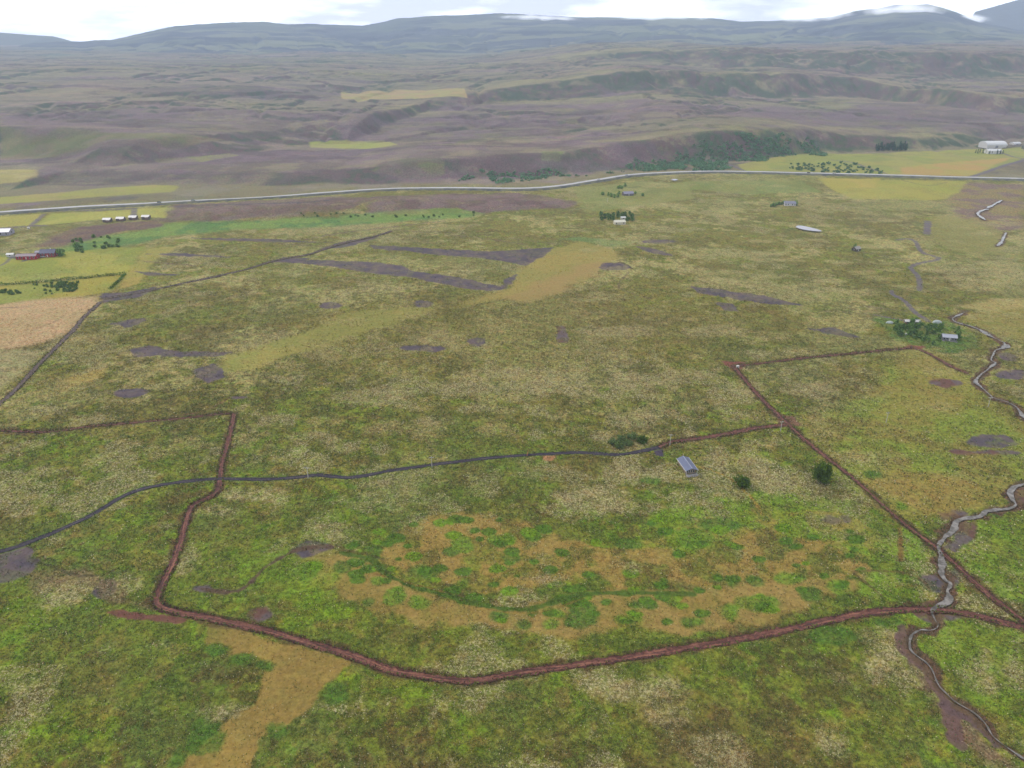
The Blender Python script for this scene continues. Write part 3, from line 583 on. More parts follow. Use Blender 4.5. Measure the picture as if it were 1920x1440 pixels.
# --- relief of the vegetation: tussocks and hummocks, flattened on tracks and mud
bump = ((fbm(GX, GY, 2.6, 3, 301)-.45)*.9 + (fbm(GX, GY, 7, 2, 302)-.5)*.9)*RG*ss(20, 200, np.hypot(GX, GY))
bump = np.where(hz > .5, bump*(1+1.5*ss(1300, 3000, GY)), bump) + hz*ss(1000, 1500, GY)*((fbm(GX, GY*1.3, 55, 5, 303, .6)-.5)*9 + np.clip(1-np.abs(fbm(GX, GY, 120, 5, 304, .6)-.5)*22, 0, 1)*-3.5)*np.clip(RG*1.6-.5, 0, 1)
CM = np.zeros((NR, NA))
def carve(line, w, depth):
    for a, b in zip(line[:-1], line[1:]):
        m = w/2+3; si, sj = block(min(a[0], b[0])-m, max(a[0], b[0])+m, min(a[1], b[1])-m, max(a[1], b[1])+m)
        x = GX[si, sj]; y = GY[si, sj]
        if x.size == 0: continue
        e = b-a; q = np.clip(((x-a[0])*e[0]+(y-a[1])*e[1])/max(e@e, 1e-9), 0, 1)
        d = np.hypot(x-a[0]-q*e[0], y-a[1]-q*e[1])
        k = ss(w/2+1.2, w/2-.6, d); bump[si, sj] = bump[si, sj]*(1-k)-depth*k; CM[si, sj] = np.maximum(CM[si, sj], ss(w/2-.1, w/2-.8, d+(fbm(x, y, 2, 2, 71)-.5)*1.6))
WID = {'peat_main': 2.8, 'peat_left': 2.4, 'peat_left_b': 1.5, 'peat_right_a': 1.9, 'peat_right': 2.5, 'peat_right_c': 1.6, 'peat_link': 2.6, 'black': 2.3, 'old_ditch': 2.7, 'long_ditch': 2.8, 'channel': 1.3, 'peat_spur': 2.4, 'right_peat_strip': 2.2, 'right_peat_strip2': 2.4}
for k, v in LW.items():
    if k not in PAINTED: carve(v, WID[k], .5)
for v, w in RIV: carve(v, w*.9, .55)
carve(HIGHWAY, 20, 1.0)
co = np.stack([GX, GY, H+bump], -1).reshape(-1, 3)
idx = np.arange(NR*NA).reshape(NR, NA)
Q = np.stack([idx[:-1, :-1], idx[:-1, 1:], idx[1:, 1:], idx[1:, :-1]], -1).reshape(-1, 4)[:, ::-1]
C = np.clip(C, 0.005, .9)
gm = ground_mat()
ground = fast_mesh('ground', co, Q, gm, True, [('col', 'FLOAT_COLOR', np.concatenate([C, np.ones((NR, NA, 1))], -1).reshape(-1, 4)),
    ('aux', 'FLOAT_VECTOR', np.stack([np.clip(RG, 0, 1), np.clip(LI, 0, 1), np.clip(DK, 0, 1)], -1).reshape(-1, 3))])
tag(ground, 'mottled green and brown bog and heath stretching to the mountains', kind='structure')
zmin = float(co[:, 2].min())

# ------------------------------------------------------------------ tufts, dwarf willow and dead stalks standing on the bog
def ground_cover(n):
    r_ = np.exp(rng.uniform(math.log(128), math.log(760), n)); az = rng.uniform(-47.5, 47.5, n)
    i = np.clip(np.searchsorted(rr, r_), 0, NR-1); j = np.clip(np.searchsorted(aa, az), 0, NA-1)
    x = r_*np.sin(np.radians(az)); y = r_*np.cos(np.radians(az))
    rg = RG[i, j]; li = LI[i, j]
    keep = (rng.random(n) < np.clip((rg-.3)*1.5, .02, 1)*(1-CM[i, j])*(1-hz[i, j]*.9)*(1-.75*ss(330, 700, r_))*(.35+1.3*ss(.4, .62, h3[i, j]*.5+h6[i, j]*.5)))
    x, y, r_, i, j, rg, li = [q[keep] for q in (x, y, r_, i, j, rg, li)]; n = len(x)
    z = H[i, j]+bump[i, j]; s = np.clip(r_*.00115, .2, .6)*rng.uniform(.5, 1.5, n); fd = ss(300, 620, r_)[:, None]
    c0 = C[i, j]; c = c0*rng.uniform(.5, 1.9, n)[:, None]*(1+rng.normal(0, .08, (n, 3)))
    u = rng.random(n)
    m = u < li*.62+.012; c[m] = A(206,196,160)*rng.uniform(.65, 1.15, m.sum())[:, None]
    m = (u > .8)&(li < .4); c[m] = A(74,96,42)*rng.uniform(.6, 1.3, m.sum())[:, None]
    m = (u > .74)&(u < .8); c[m] = A(128,98,66)*rng.uniform(.6, 1.2, m.sum())[:, None]
    c = c*(1-.85*fd)+c0*1.3*.85*fd
    nn = rng.normal(0, 1, (n, 3))*[.75, .75, .3]+[0, 0, .75]; nn /= np.linalg.norm(nn, axis=1)[:, None]
    d1 = np.cross(nn, rng.normal(0, 1, (n, 3))); d1 /= np.linalg.norm(d1, axis=1)[:, None]; d2 = np.cross(nn, d1)
    p = np.c_[x, y, z+s*.45]; s = s[:, None]
    V = np.stack([p-d1*s*.8, p-d2*s*.6, p+d1*s*.8, p+d2*s*.6], 1).reshape(-1, 3)
    T = np.repeat(np.c_[np.clip(c*1.25, 0, .9), np.ones(n)], 4, 0)
    o = fast_mesh('ground_cover', V, np.arange(4*n).reshape(-1, 4), leaf_mat('tufts', (1, 1, 1)), False, [('tint', 'FLOAT_COLOR', T)])
    tag(o, 'tufts of grass, dwarf willow and pale stalks over the bog', 'ground cover', kind='stuff'); print('cover', n)
ground_cover(1050000)

# ------------------------------------------------------------------ mountains
def az_el(px, py): d = ray(px, py); return math.degrees(math.atan2(d[0], d[1])), d[2]/math.hypot(d[0], d[1])
def mountain(name, ridge, D, base_r, back_r, label, cols, ext=True, rough=14):
    q = np.array([az_el(*p) for p in ridge]); az = np.r_[-75, -50, q[:, 0], 50, 75] if ext else q[:, 0]
    el = np.r_[q[0, 1], q[0, 1]+.01, q[:, 1], q[-1, 1]+.008, q[-1, 1]] if ext else q[:, 1]
    A_ = np.arange(az[0], az[-1], .07); rs = np.r_[np.linspace(base_r, D, 190), np.linspace(D+60, back_r, 24)]
    e_ = np.interp(A_, az, el); a = np.radians(A_); X = rs[:, None]*np.sin(a); Y = rs[:, None]*np.cos(a)
    top = CAM_Z+D*e_+(fbm(A_*60, A_*0, 60, 4, 77)-.5)*rough
    zb = hb(X, Y)
    t = np.clip((rs[:, None]-base_r)/(D-base_r)+(fbm(X, Y, 900, 4, 501)-.5)*.10*np.sin(np.pi*np.clip((rs[:, None]-base_r)/(D-base_r), 0, 1)), 0, 1)
    tt = t**1.25; st_ = tt*9+(fbm(X, Y, 700, 3, 503)-.5)*2.5; tt = (.65*tt+.35*np.clip((np.floor(st_)+ss(.25, .8, st_-np.floor(st_)))/9, 0, 1.02))
    tt = np.where(t >= .999, 1.0, tt)
    z0 = np.interp(np.full(1, base_r), [0], [0])[0]
    g0 = zb[:1, :]-8
    Z = g0+(top[None]-g0)*tt
    gull = -np.clip(1-np.abs(fbm(X, Y*.5, 500, 5, 505)-.5)*12, 0, 1)*26*np.sin(np.pi*np.clip(t, 0, 1))
    Z = Z+(gull+(fbm(X, Y, 160, 4, 507)-.5)*18*np.sin(np.pi*np.clip(t, 0, 1)))
    bk = np.clip((rs[:, None]-D)/(back_r-D), 0, 1); Z = np.where(bk > 0, top[None]-bk**1.2*(top[None]+60-zmin), Z)
    Z = np.maximum(Z, zmin)
    c = np.zeros(X.shape+(3,)); c[:] = cols[0]
    n = fbm(X, Y*1.5, 700, 5, 510); mx(c, ss(.46, .6, n), cols[1]); mx(c, ss(.5, .6, fbm(X, Y*2, 260, 5, 511))*.8, cols[2]); mx(c, ss(.55, .62, fbm(X, Y*2.6, 420, 5, 512))*.6, cols[3])
    n1, n2 = X.shape; ix = np.arange(n1*n2).reshape(n1, n2)
    Qm = np.stack([ix[:-1, :-1], ix[:-1, 1:], ix[1:, 1:], ix[1:, :-1]], -1).reshape(-1, 4)[:, ::-1]
    aux = np.zeros(X.shape+(3,)); aux[..., 0] = .5
    o = fast_mesh(name, np.stack([X, Y, Z], -1).reshape(-1, 3), Qm, gm, True, [('col', 'FLOAT_COLOR', np.concatenate([c, np.ones(X.shape+(1,))], -1).reshape(-1, 4)), ('aux', 'FLOAT_VECTOR', aux.reshape(-1, 3))])
    tag(o, label, kind='structure'); return o
mountain('mountain_range', [(-80,112),(0,104),(30,88),(60,80),(100,78),(150,78),(205,75),(260,63),(330,48),(380,45),(420,42),(490,41),(540,45),(600,45),(680,48),(715,42),(745,35),(800,31),(850,28),(960,25),(1050,31),(1150,32),(1250,31),(1340,34),(1385,40),(1440,40),(1500,36),(1560,32),(1600,22),(1640,16),(1680,10),(1740,8),(1790,22),(1850,44),(1900,54),(1980,60)],
    7600, 4700, 8600, 'long dark flat-topped mountain ridge under the cloud', [A(82,88,96), A(96,106,92), A(44,52,68), A(148,152,120)])
mountain('distant_mountain', [(-200,50),(-60,58),(0,61),(50,65),(100,68),(130,76),(170,92)], 9100, 8300, 9500, 'pale distant ridge at the far left', [A(110,116,104)]*4, False, 4)
mountain('distant_mountain', [(1800,70),(1828,22),(1880,8),(1930,-6),(2050,-30),(2200,-20)], 9000, 8200, 9500, 'grey distant mountain flank at the far right', [A(100,104,104)]*4, False, 4)

# ------------------------------------------------------------------ tracks, ditches, road, water
peat = strip_mat('red_peat', [A(78,56,50), A(112,76,68), A(150,108,92)], [(0, (.7,.68,.64)), (.2, (.95,.9,.9)), (.36, (1.2,1.12,1.05)), (.5, (.92,.9,.92)), (.66, (1.2,1.12,1.05)), (.8, (.9,.86,.88)), (1, (.62,.6,.58))])
black = strip_mat('dark_grit', [A(50,44,52), A(66,60,70), A(92,84,86)], [(0, (.8,.8,.8)), (.3, (.8,.78,.84)), (.44, (1.0,1.0,.95)), (.5, (1.7,1.75,1.45)), (.56, (1.0,1.0,.95)), (.7, (.8,.78,.84)), (1, (.85,.85,.85))])
oldp = strip_mat('old_peat', [A(76,64,64), A(100,86,82), A(130,112,98)])
wm = water_mat()
ch = [('peat_main', 'ditch', peat, 'red-brown peat strip curving across the lower part of the bog'), ('peat_left', 'ditch', peat, 'short red peat strip running up from the track crossing'),
      ('peat_left_b', 'ditch', peat, 'thin red peat line leading to the left edge'), ('peat_right_a', 'ditch', peat, 'thin red peat line from the cottage garden to the bare corner'),
      ('peat_right', 'ditch', peat, 'long straight diagonal peat strip reaching the stream'), ('peat_right_c', 'ditch', peat, 'faint peat line beside the right-hand meadow'),
      ('peat_link', 'track', peat, 'red peat track joining the black track to the diagonal strip'), ('black', 'track', black, 'narrow black double-rut track winding to the cottage'),
      ('old_ditch', 'ditch', oldp, 'grey-brown ditch slanting down to the left edge'), ('long_ditch', 'ditch', oldp, 'long dark ditch running from the field corner to the peat flats'),
      ]
for i, (k, nm, m, lb) in enumerate(ch):
    ribbon(nm, LW[k], WID[k]+.25, m, -.16+.004*i, 8, (.3 if k != 'black' else .08), .4, lb, rag=1.3, wander=.8 if k != 'black' else .3, wfun=(lambda t: 1-.45*np.exp(-((t-.62)/.14)**2)) if k == 'peat_right' else (lambda t, i=i: .72+.36*vn(t*31, t*0, i)+.3*vn(t*90, t*0, i+3)))
for i, (l_, w) in enumerate(RIV):
    ribbon('stream', l_, w*(.8 if i == 4 else .92)+.1, wm, -.1+.01*i, 6, .24, .7, rag=3, label='pale shallow stream winding down the right side', wander=1.4, wfun=lambda t, i=i: np.clip(np.minimum(t, 1-t)*14, .12, 1)*((.22+2.4*vn(t*19+i*5, t*0, 60+i)**3) if i == 3 else (.2+1.0*vn(t*40, t*0, 81)) if i == 5 else (.3+.8*vn(t*17+i*5, t*0, 60+i)+.4*vn(t*61, t*0, 70+i))))
def clods():
    V = []; T = []
    for k, m_ in (('peat_main', 1.3), ('peat_left', 1.1), ('peat_left_b', .8), ('peat_right', 1.0), ('peat_right_a', .8), ('peat_link', 1.1), ('long_ditch', .5), ('old_ditch', .5)):
        p = LW[k]; L_ = np.hypot(*np.diff(p, axis=0).T).sum(); n = int(L_*6*m_)
        q = rng.uniform(0, len(p)-1.001, n); i = q.astype(int); f = (q-i)[:, None]; c = p[i]*(1-f)+p[i+1]*f; t = p[i+1]-p[i]; t /= np.hypot(*t.T)[:, None]
        off = rng.choice([-1, 1], n)*(WID[k]/2+.05+rng.normal(0, .32, n)); c = c+np.c_[-t[:, 1], t[:, 0]]*off[:, None]
        s_ = rng.uniform(.12, .42, n)*(1+np.hypot(c[:, 0], c[:, 1])*.0008); z = hb(c[:, 0], c[:, 1])+.2+rng.uniform(0, .35, n)
        nn = rng.normal(0, 1, (n, 3))*[.6, .6, .3]+[0, 0, .9]; nn /= np.linalg.norm(nn, axis=1)[:, None]
        d1 = np.cross(nn, rng.normal(0, 1, (n, 3))); d1 /= np.linalg.norm(d1, axis=1)[:, None]; d2 = np.cross(nn, d1); P_ = np.c_[c, z]; s_ = s_[:, None]
        V.append(np.stack([P_-d1*s_, P_-d2*s_*.7, P_+d1*s_, P_+d2*s_*.7], 1).reshape(-1, 3))
        u = rng.random(n); cc = np.where((u < .45)[:, None], A(92,70,54), np.where((u < .55)[:, None], A(136,104,80), A(108,120,56)))*rng.uniform(.6, 1.3, n)[:, None]
        T.append(np.repeat(np.c_[cc, np.ones(n)], 4, 0))
    V = np.vstack(V); o = fast_mesh('peat_clods', V, np.arange(len(V)).reshape(-1, 4), leaf_mat('tufts', (1, 1, 1)), False, [('tint', 'FLOAT_COLOR', np.vstack(T))])
    tag(o, 'loose peat clods and grass tufts along the ditch edges', 'clods', kind='stuff')
clods()
roadm = strip_mat('road_asphalt', [A(184,182,184), A(202,200,202), A(216,214,214)], scale=.05)
verge = strip_mat('road_verge', [A(96,98,98), A(120,120,108), A(138,136,108)], scale=.08)
ribbon('road_verge', HIGHWAY, 16, verge, .5, 8, .05, 8, 'dark gritty embankment of the highway', prof=([-1, -.7, .7, 1], [-2.5, .45, .45, -1.5]))
ribbon('road', HIGHWAY, 8, roadm, 1.05, 4, .0, 8, 'pale grey two-lane highway crossing the valley')
ribbon('road_marking', HIGHWAY, .35, simple('road_paint', A(238,236,228), .6), 1.08, 1, 0, 8, 'white centre line of the highway')

def sheet(name, pts, mat, lift, label, kind='structure', n=60, amp=1.0):
    p = Ps(pts); q = smooth_line(np.vstack([p, p[:1]]), 2.0)[:-1]; c = q.mean(0)
    k = 1+(fbm(q[:, 0], q[:, 1], 6, 3, 9)-.5)*.12*amp; q = c+(q-c)*k[:, None]
    V = [(c[0], c[1], 0)]+[(a, b, 0) for a, b in q]; z = max(float(hb(a, b)) for a, b in q)+lift
    V = [(a, b, z) for a, b, _ in V]; m = len(q)
    o = mesh_obj(name, V, [(0, 1+i, 1+(i+1) % m) for i in range(m)], mat); o['label'] = label; o['kind'] = kind; return o
pondm, t_, b_ = newmat('pale_pond'); b_.inputs['Base Color'].default_value = (*A(176,172,176), 1); b_.inputs['Roughness'].default_value = .1; b_.inputs['Specular IOR Level'].default_value = 1
n_ = N(t_, 'ShaderNodeTexNoise'); n_.inputs['Scale'].default_value = .3; bp_ = N(t_, 'ShaderNodeBump'); bp_.inputs['Strength'].default_value = .1
t_.links.new(n_.outputs['Fac'], bp_.inputs['Height']); t_.links.new(bp_.outputs[0], b_.inputs['Normal'])
sheet('pond', [(1491,428),(1498,425),(1520,429),(1541,435.5),(1528,436),(1502,432.5)], pondm, 1.4, 'small silvery pond in the middle of the far plain')
sheet('pond', [(1257,339),(1264,337.6),(1271,339),(1264,340.6)], pondm, 1.6, 'tiny bright pool just below the highway')

# ------------------------------------------------------------------ vegetation
def leafcloud(nleaf, fshape, size, seed, clump=.35, dark=.45):
    r = np.random.default_rng(seed); ncl = max(6, nleaf//22)
    cc = fshape(ncl, r); tint = r.uniform(dark, 1.35, ncl)
    k = r.integers(0, ncl, nleaf); c = cc[k]+r.normal(0, 1, (nleaf, 3))*clump
    d1 = r.normal(0, 1, (nleaf, 3)); d1 /= np.linalg.norm(d1, axis=1)[:, None]
    d2 = np.cross(d1, r.normal(0, 1, (nleaf, 3))); d2 /= np.linalg.norm(d2, axis=1)[:, None]
    s = size*r.uniform(.6, 1.4, nleaf)[:, None]
    V = np.stack([c-d1*s, c-d2*s*.6, c+d1*s, c+d2*s*.6], 1).reshape(-1, 3)
    V[:, 2] = np.maximum(V[:, 2], .02)
    tn = np.repeat(tint[k]*r.uniform(.8, 1.2, nleaf), 4)
    T = np.stack([tn*1.05, tn, tn*.9, np.ones_like(tn)], -1)
    return V, np.arange(nleaf*4).reshape(-1, 4), T
def ellshape(rx, ry, rz, zc, lob=.22):
    def f(n, r):
        u = r.normal(0, 1, (n, 3)); u /= np.linalg.norm(u, axis=1)[:, None]
        k = r.uniform(.35, 1, n)**.5*(1+lob*np.sin(3*np.arctan2(u[:, 1], u[:, 0])+2*u[:, 2])*.6+r.uniform(-lob, lob, n)*.5)
        return u*k[:, None]*np.array([rx, ry, rz])+np.array([0, 0, zc])
    return f
def coneshape(rad, h, z0=.5):
    def f(n, r):
        t = r.uniform(0, 1, n)**.75; a = r.uniform(0, 2*np.pi, n); q = rad*(1-t)*np.sqrt(r.uniform(.2, 1, n))*(1+.15*np.sin(t*30))
        return np.stack([q*np.cos(a), q*np.sin(a), z0+t*(h-z0)], -1)
    return f
def crown_obj(name, data, mat, parent=None): 
    V, F, T = data; o = fast_mesh(name, V, F, mat, False, [('tint', 'FLOAT_COLOR', T)])
    if parent: o.parent = parent
    return o
bark = simple('bark', A(92,78,66), .9, 0, .3, 6, .5)
Ldark = leaf_mat('leaf_dark', A(98,126,44)); Lspruce = leaf_mat('leaf_spruce', A(84,120,100)); Lbirch = leaf_mat('leaf_birch', A(128,164,92)); Lwillow = leaf_mat('leaf_willow', A(122,146,92))
def trunk(parent, h, r0, limbs=5, seed=0, spread=.5):
    rn = random.Random(seed); m = MB(); m.cyl(0, 0, -.3, h*.55, r0, r0*.6); m.cyl(0, 0, h*.55, h, r0*.6, r0*.15)
    for i in range(limbs):
        a = 2*math.pi*i/limbs+rn.random(); z = h*rn.uniform(.25, .7); L_ = h*spread*rn.uniform(.5, .9)
        dx, dy = math.cos(a), math.sin(a); w = r0*.3
        b0 = [(-dy*w, dx*w, z), (dy*w, -dx*w, z), (0, 0, z+w*1.6)]; e0 = [(dx*L_-dy*w*.3, dy*L_+dx*w*.3, z+L_*.7), (dx*L_+dy*w*.3, dy*L_-dx*w*.3, z+L_*.7), (dx*L_, dy*L_, z+L_*.7+w*.5)]
        m.add(b0+e0, [(0, 1, 4, 3), (1, 2, 5, 4), (2, 0, 3, 5), (3, 4, 5)])
    return m.build('trunk', bark, parent)
def gp(px, py, dz=-.05):
    x, y = P(px, py); return (x, y, float(hb(x, y))+dz)
def make_tree(name, label, cat, loc, data, mat, h, r0, limbs=5, group=None, spread=.35):
    o = empty(name, loc); tag(o, label, cat, group)
    trunk(o, h, r0, limbs, int(abs(loc[0])), spread); crown_obj('crown', data, mat, o); return o
# the three near bushes
make_tree('tree', 'large rounded dark green tree, tallest on the lower plain, near the diagonal strip', 'tree', gp(1539,903), leafcloud(5200, ellshape(3.4, 3.2, 4.3, 4.7, .5), .30, 3, .55), Ldark, 7, .3, 7)
make_tree('bush', 'low dark round bush with pale heath on its right side', 'bush', gp(1391,911), leafcloud(2600, ellshape(3.4, 3.2, 2.2, 2.0, .5), .28, 4, .45), Ldark, 2.6, .16, 7)
make_tree('bush', 'small dark bush just above the black track near its end', 'bush', gp(1205,829), leafcloud(1500, ellshape(2.6, 2.4, 1.7, 1.6), .28, 5, .4), Ldark, 2, .12, 6)
wl = make_tree('willow_bush', 'grey-green willow bushes beside the small dark bush above the track', 'bush', gp(1150,832), leafcloud(700, ellshape(2.4, 2.2, 1.2, 1.1), .3, 6, .4), Lwillow, 1.6, .09, 5, 'willow bushes above the track')
for (x, y) in ((1165,826),(1178,834),(1160,838),(1186,822)):
    copy_tree(wl, children(wl), gp(x, y), random.uniform(0, 6), (random.uniform(.7, 1.2),)*3)

def scatter(name, label, cat, group, pts, protos, smin, smax, mat2=None):
    smin, smax = smin*.8, smax*.8
    """each plant is a thing of its own (crown + trunk as parts)"""
    for i, (x, y) in enumerate(pts):
        pr, kids = protos[i % len(protos)]
        s = random.uniform(smin, smax); loc = gp(x, y)
        if not pr.get('used'):
            pr['used'] = 1; o = pr; o.location = loc; o.scale = (s, s, s*random.uniform(.85, 1.15))
        else: o = copy_tree(pr, kids, loc, random.uniform(0, 6.28), (s, s, s*random.uniform(.85, 1.2)))
        o.name = name; tag(o, label, cat, group)
        if 'used' in o.keys() and o is not pr: del o['used']
def proto(name, data, mat, h, r0, limbs=4):
    o = empty(name, (0, 0, 0)); trunk(o, h, r0, limbs, 3, .3); crown_obj('crown', data, mat, o); return (o, children(o))
protos_all = []
def mkp(kind, seed):
    if kind == 'spruce': p = proto('spruce_tree', leafcloud(700, coneshape(3.3, 12, .2), .55, seed, .35, .5), Lspruce, 11, .25, 4)
    elif kind == 'birch': p = proto('birch_tree', leafcloud(500, ellshape(2.1, 2.0, 2.3, 2.6), .42, seed, .45), Lbirch, 4, .12)
    elif kind == 'darkb': p = proto('shrub', leafcloud(420, ellshape(1.9, 1.8, 1.5, 1.4), .38, seed, .35), Ldark, 2.2, .1)
    elif kind == 'midb': p = proto('shrub', leafcloud(420, ellshape(1.7, 1.6, 1.4, 1.3), .36, seed, .4), leaf_mat('leaf_mid', A(112,142,74)), 2.2, .1)
    elif kind == 'tealb': p = proto('shrub', leafcloud(300, ellshape(2.2, 2.1, 1.7, 1.5), .5, seed, .4), leaf_mat('leaf_teal', A(118,156,116)), 2.4, .1)
    else: p = proto('willow_bush', leafcloud(360, ellshape(2.2, 2.1, 1.3, 1.2), .42, seed, .4), Lwillow, 1.8, .08)
    protos_all.append(p); return p
def rect_pts(n, x0, x1, y0, y1, f=None):
    o = []
    while len(o) < n:
        x, y = random.uniform(x0, x1), random.uniform(y0, y1)
        if f is None or f(x, y): o.append((x, y))
    return o
scatter('spruce_tree', 'tall blue-green spruce in the dense square plantation at the hill foot', 'tree', 'spruces of the plantation', rect_pts(46, 1642, 1699, 277, 284), [mkp('spruce', 11), mkp('spruce', 12)], .85, 1.2)
scatter('spruce_tree', 'dark spruce beside the white farmhouse at far right', 'tree', 'spruces at the white farm', [(1829,287),(1833,288),(1837,286),(1842,288),(1846,287),(1850,288),(1855,289),(1869,289),(1875,289),(1880,288)], [mkp('spruce', 13)], .55, .85)
scatter('spruce_tree', 'small dark spruce clipped by the right edge beyond the farm', 'tree', 'spruces at the right edge', [(1916,279),(1920,279)], [mkp('spruce', 17)], .5, .6)
scatter('birch_tree', 'dark green tree in the shelter belt of the white cottage', 'tree', 'trees around the white cottage', rect_pts(48, 1125, 1188, 403, 415, lambda x, y: not (1150 < x < 1172 and y > 409)), [mkp('birch', 14), mkp('midb', 15)], .8, 1.25)
scatter('birch_tree', 'dark tree near the grey-roofed summerhouse under the highway', 'tree', 'trees by the grey summerhouse', [(1159,354),(1162,353),(1166,354),(1172,350),(1161,364),(1191,364),(1140,367),(1146,369),(1152,371),(1158,370),(1205,368),(1130,366)], [mkp('birch', 16)], .9, 1.3)
scatter('birch_tree', 'dark tree in the row left of the far summerhouse', 'tree', 'trees left of the far summerhouse', [(1446,388),(1451,388),(1456,386),(1460,384),(1465,384),(1470,384),(1474,385),(1492,385)], [mkp('birch', 18)], .9, 1.3)
scatter('birch_tree', 'single tree behind the lone dark cabin', 'tree', None, [(1603,464)], [mkp('birch', 19)], .8, .9)
scatter('birch_tree', 'big dark tree beside the red farm', 'tree', None, [(116,480)], [mkp('birch', 20)], 2.0, 2.1)
scatter('birch_tree', 'smaller dark tree right of the big farm tree', 'tree', None, [(145,466)], [mkp('birch', 21)], 1.5, 1.6)
scatter('birch_tree', 'green garden tree around the two cottages by the stream', 'tree', 'garden trees by the stream cottages', rect_pts(75, 1672, 1800, 606, 648, lambda x, y: y < 650-(1760-x)*.25 if x < 1760 else (y > 615 and not 1765 < x < 1792)), [mkp('birch', 22), mkp('midb', 23), mkp('birch', 24)], .45, 1.05)
scatter('shrub', 'dark planted shrub in the loose clump below the long hedge', 'bush', 'planted shrubs below the hedge', rect_pts(70, 108, 146, 530, 547)+rect_pts(22, 62, 108, 531, 552)[:18]+rect_pts(16, 15, 40, 545, 553)+rect_pts(10, 0, 12, 545, 550), [mkp('midb', 25), mkp('midb', 26)], .45, .9)
scatter('shrub', 'dark shrub in the scattered planting above the highway', 'bush', 'scattered shrubs above the highway', rect_pts(95, 1480, 1664, 306, 326, lambda x, y: y > 306+(x-1600)*.28 if x > 1600 else y < 318+(x-1480)*.08), [mkp('tealb', 27)], .8, 1.4)
scatter('shrub', 'green shrub on the damp strip behind the red farm', 'bush', 'shrubs on the strip behind the farm', rect_pts(26, 130, 230, 444, 474, lambda x, y: abs(y-(482-(x)*.14)) < 14)+[(32,484),(38,482),(205,463),(212,463),(220,463)], [mkp('midb', 28)], .7, 1.3)
scatter('willow_bush', 'low willow at the foot of the heather rise', 'bush', 'willows under the heather rise', rect_pts(24, 560, 900, 398, 408), [mkp('willow', 29)], .6, 1.1)

def hedge(pts, w, h, label, seed):
    p = smooth_line(Ps(pts), 1.2); n = len(p)*26; r = np.random.default_rng(seed)
    k = r.integers(0, len(p), n); c = np.c_[p[k]+r.normal(0, w*.35, (n, 2)), np.zeros(n)]
    c[:, 2] = hb(c[:, 0], c[:, 1])+r.uniform(.1, 1, n)*h*(.7+.5*vn(k*.3, k*0.0, seed))
    d1 = r.normal(0, 1, (n, 3)); d1 /= np.linalg.norm(d1, axis=1)[:, None]; d2 = np.cross(d1, r.normal(0, 1, (n, 3))); d2 /= np.linalg.norm(d2, axis=1)[:, None]
    s = .42*r.uniform(.6, 1.3, n)[:, None]; V = np.stack([c-d1*s, c-d2*s*.6, c+d1*s, c+d2*s*.6], 1).reshape(-1, 3)
    o0 = V.mean(0)*[1, 1, 0]; tn = np.repeat((.55+.8*vn(k*.21, k*0.0, seed+2))*r.uniform(.8, 1.2, n), 4)
    o = fast_mesh('hedge', V-o0, np.arange(n*4).reshape(-1, 4), Ldark, False, [('tint', 'FLOAT_COLOR', np.stack([tn, tn, tn, np.ones_like(tn)], -1))])
    o.location = o0; tag(o, label, 'hedge')
hedge([(-30,537),(60,531),(140,524),(190,519),(234,515)], 2.2, 2.2, 'long dark green hedge running to the left edge between the fields', 31)
hedge([(234,515),(224,527),(207,542)], 2.0, 1.8, 'short green hedge slanting down from the end of the long hedge', 32)
def wood(name, label, region, n, hgt, mat, seed, inside=None, leaves=26, size=.8):
    r = np.random.default_rng(seed); V = []; T = []
    pw = Ps(region); lo = pw.min(0); hi = pw.max(0); cnt = 0
    while cnt < n:
        q = r.uniform(lo, hi, (n*2, 2)); m = poly_sdf(q[:, 0], q[:, 1], pw)+(fbm(q[:, 0], q[:, 1], 60, 3, seed)-.5)*90 > 0
        m &= fbm(q[:, 0], q[:, 1], 45, 3, seed+5) > .42
        q = q[m][:n-cnt]; cnt += len(q); k = len(q)
        if k == 0: continue
        s = hgt*r.uniform(.5, 1.2, k); g = hb(q[:, 0], q[:, 1])
        u = r.normal(0, 1, (k, leaves, 3)); u /= np.linalg.norm(u, axis=2)[..., None]
        c = np.c_[q, g][:, None]+u*np.array([.75, .75, .55])*s[:, None, None]+np.array([0, 0, 1])*(s*.5)[:, None, None]
        d1 = r.normal(0, 1, c.shape); d1 /= np.linalg.norm(d1, axis=2)[..., None]; d2 = np.cross(d1, r.normal(0, 1, c.shape)); d2 /= np.linalg.norm(d2, axis=2)[..., None]
        z = size*r.uniform(.6, 1.3, c.shape[:2]+(1,)); V.append(np.stack([c-d1*z, c-d2*z*.7, c+d1*z, c+d2*z*.7], 2).reshape(-1, 3))
        tn = np.repeat((r.uniform(.6, 1.3, k)[:, None]*r.uniform(.85, 1.15, (k, leaves))).ravel(), 4); T.append(np.stack([tn, tn, tn, np.ones_like(tn)], -1))
    V = np.vstack(V); T = np.vstack(T)
    o = fast_mesh(name, V, np.arange(len(V)).reshape(-1, 4), mat, False, [('tint', 'FLOAT_COLOR', T)]); tag(o, label, 'wood', None, 'stuff')
wood('birch_wood', 'dense dark green scrub wood on the escarpment above the highway', [(1130,326),(1190,300),(1280,292),(1400,275),(1530,266),(1545,288),(1440,296),(1380,306),(1370,317),(1200,324)], 1500, 2.8, leaf_mat('leaf_teal', A(118,156,116)), 51)
wood('scrub', 'patchy dark scrub on the slope above the middle of the highway', [(840,340),(900,325),(1000,322),(1130,320),(1130,330),(1000,338),(880,345)], 260, 2.6, leaf_mat('leaf_teal', A(118,156,116)), 52)

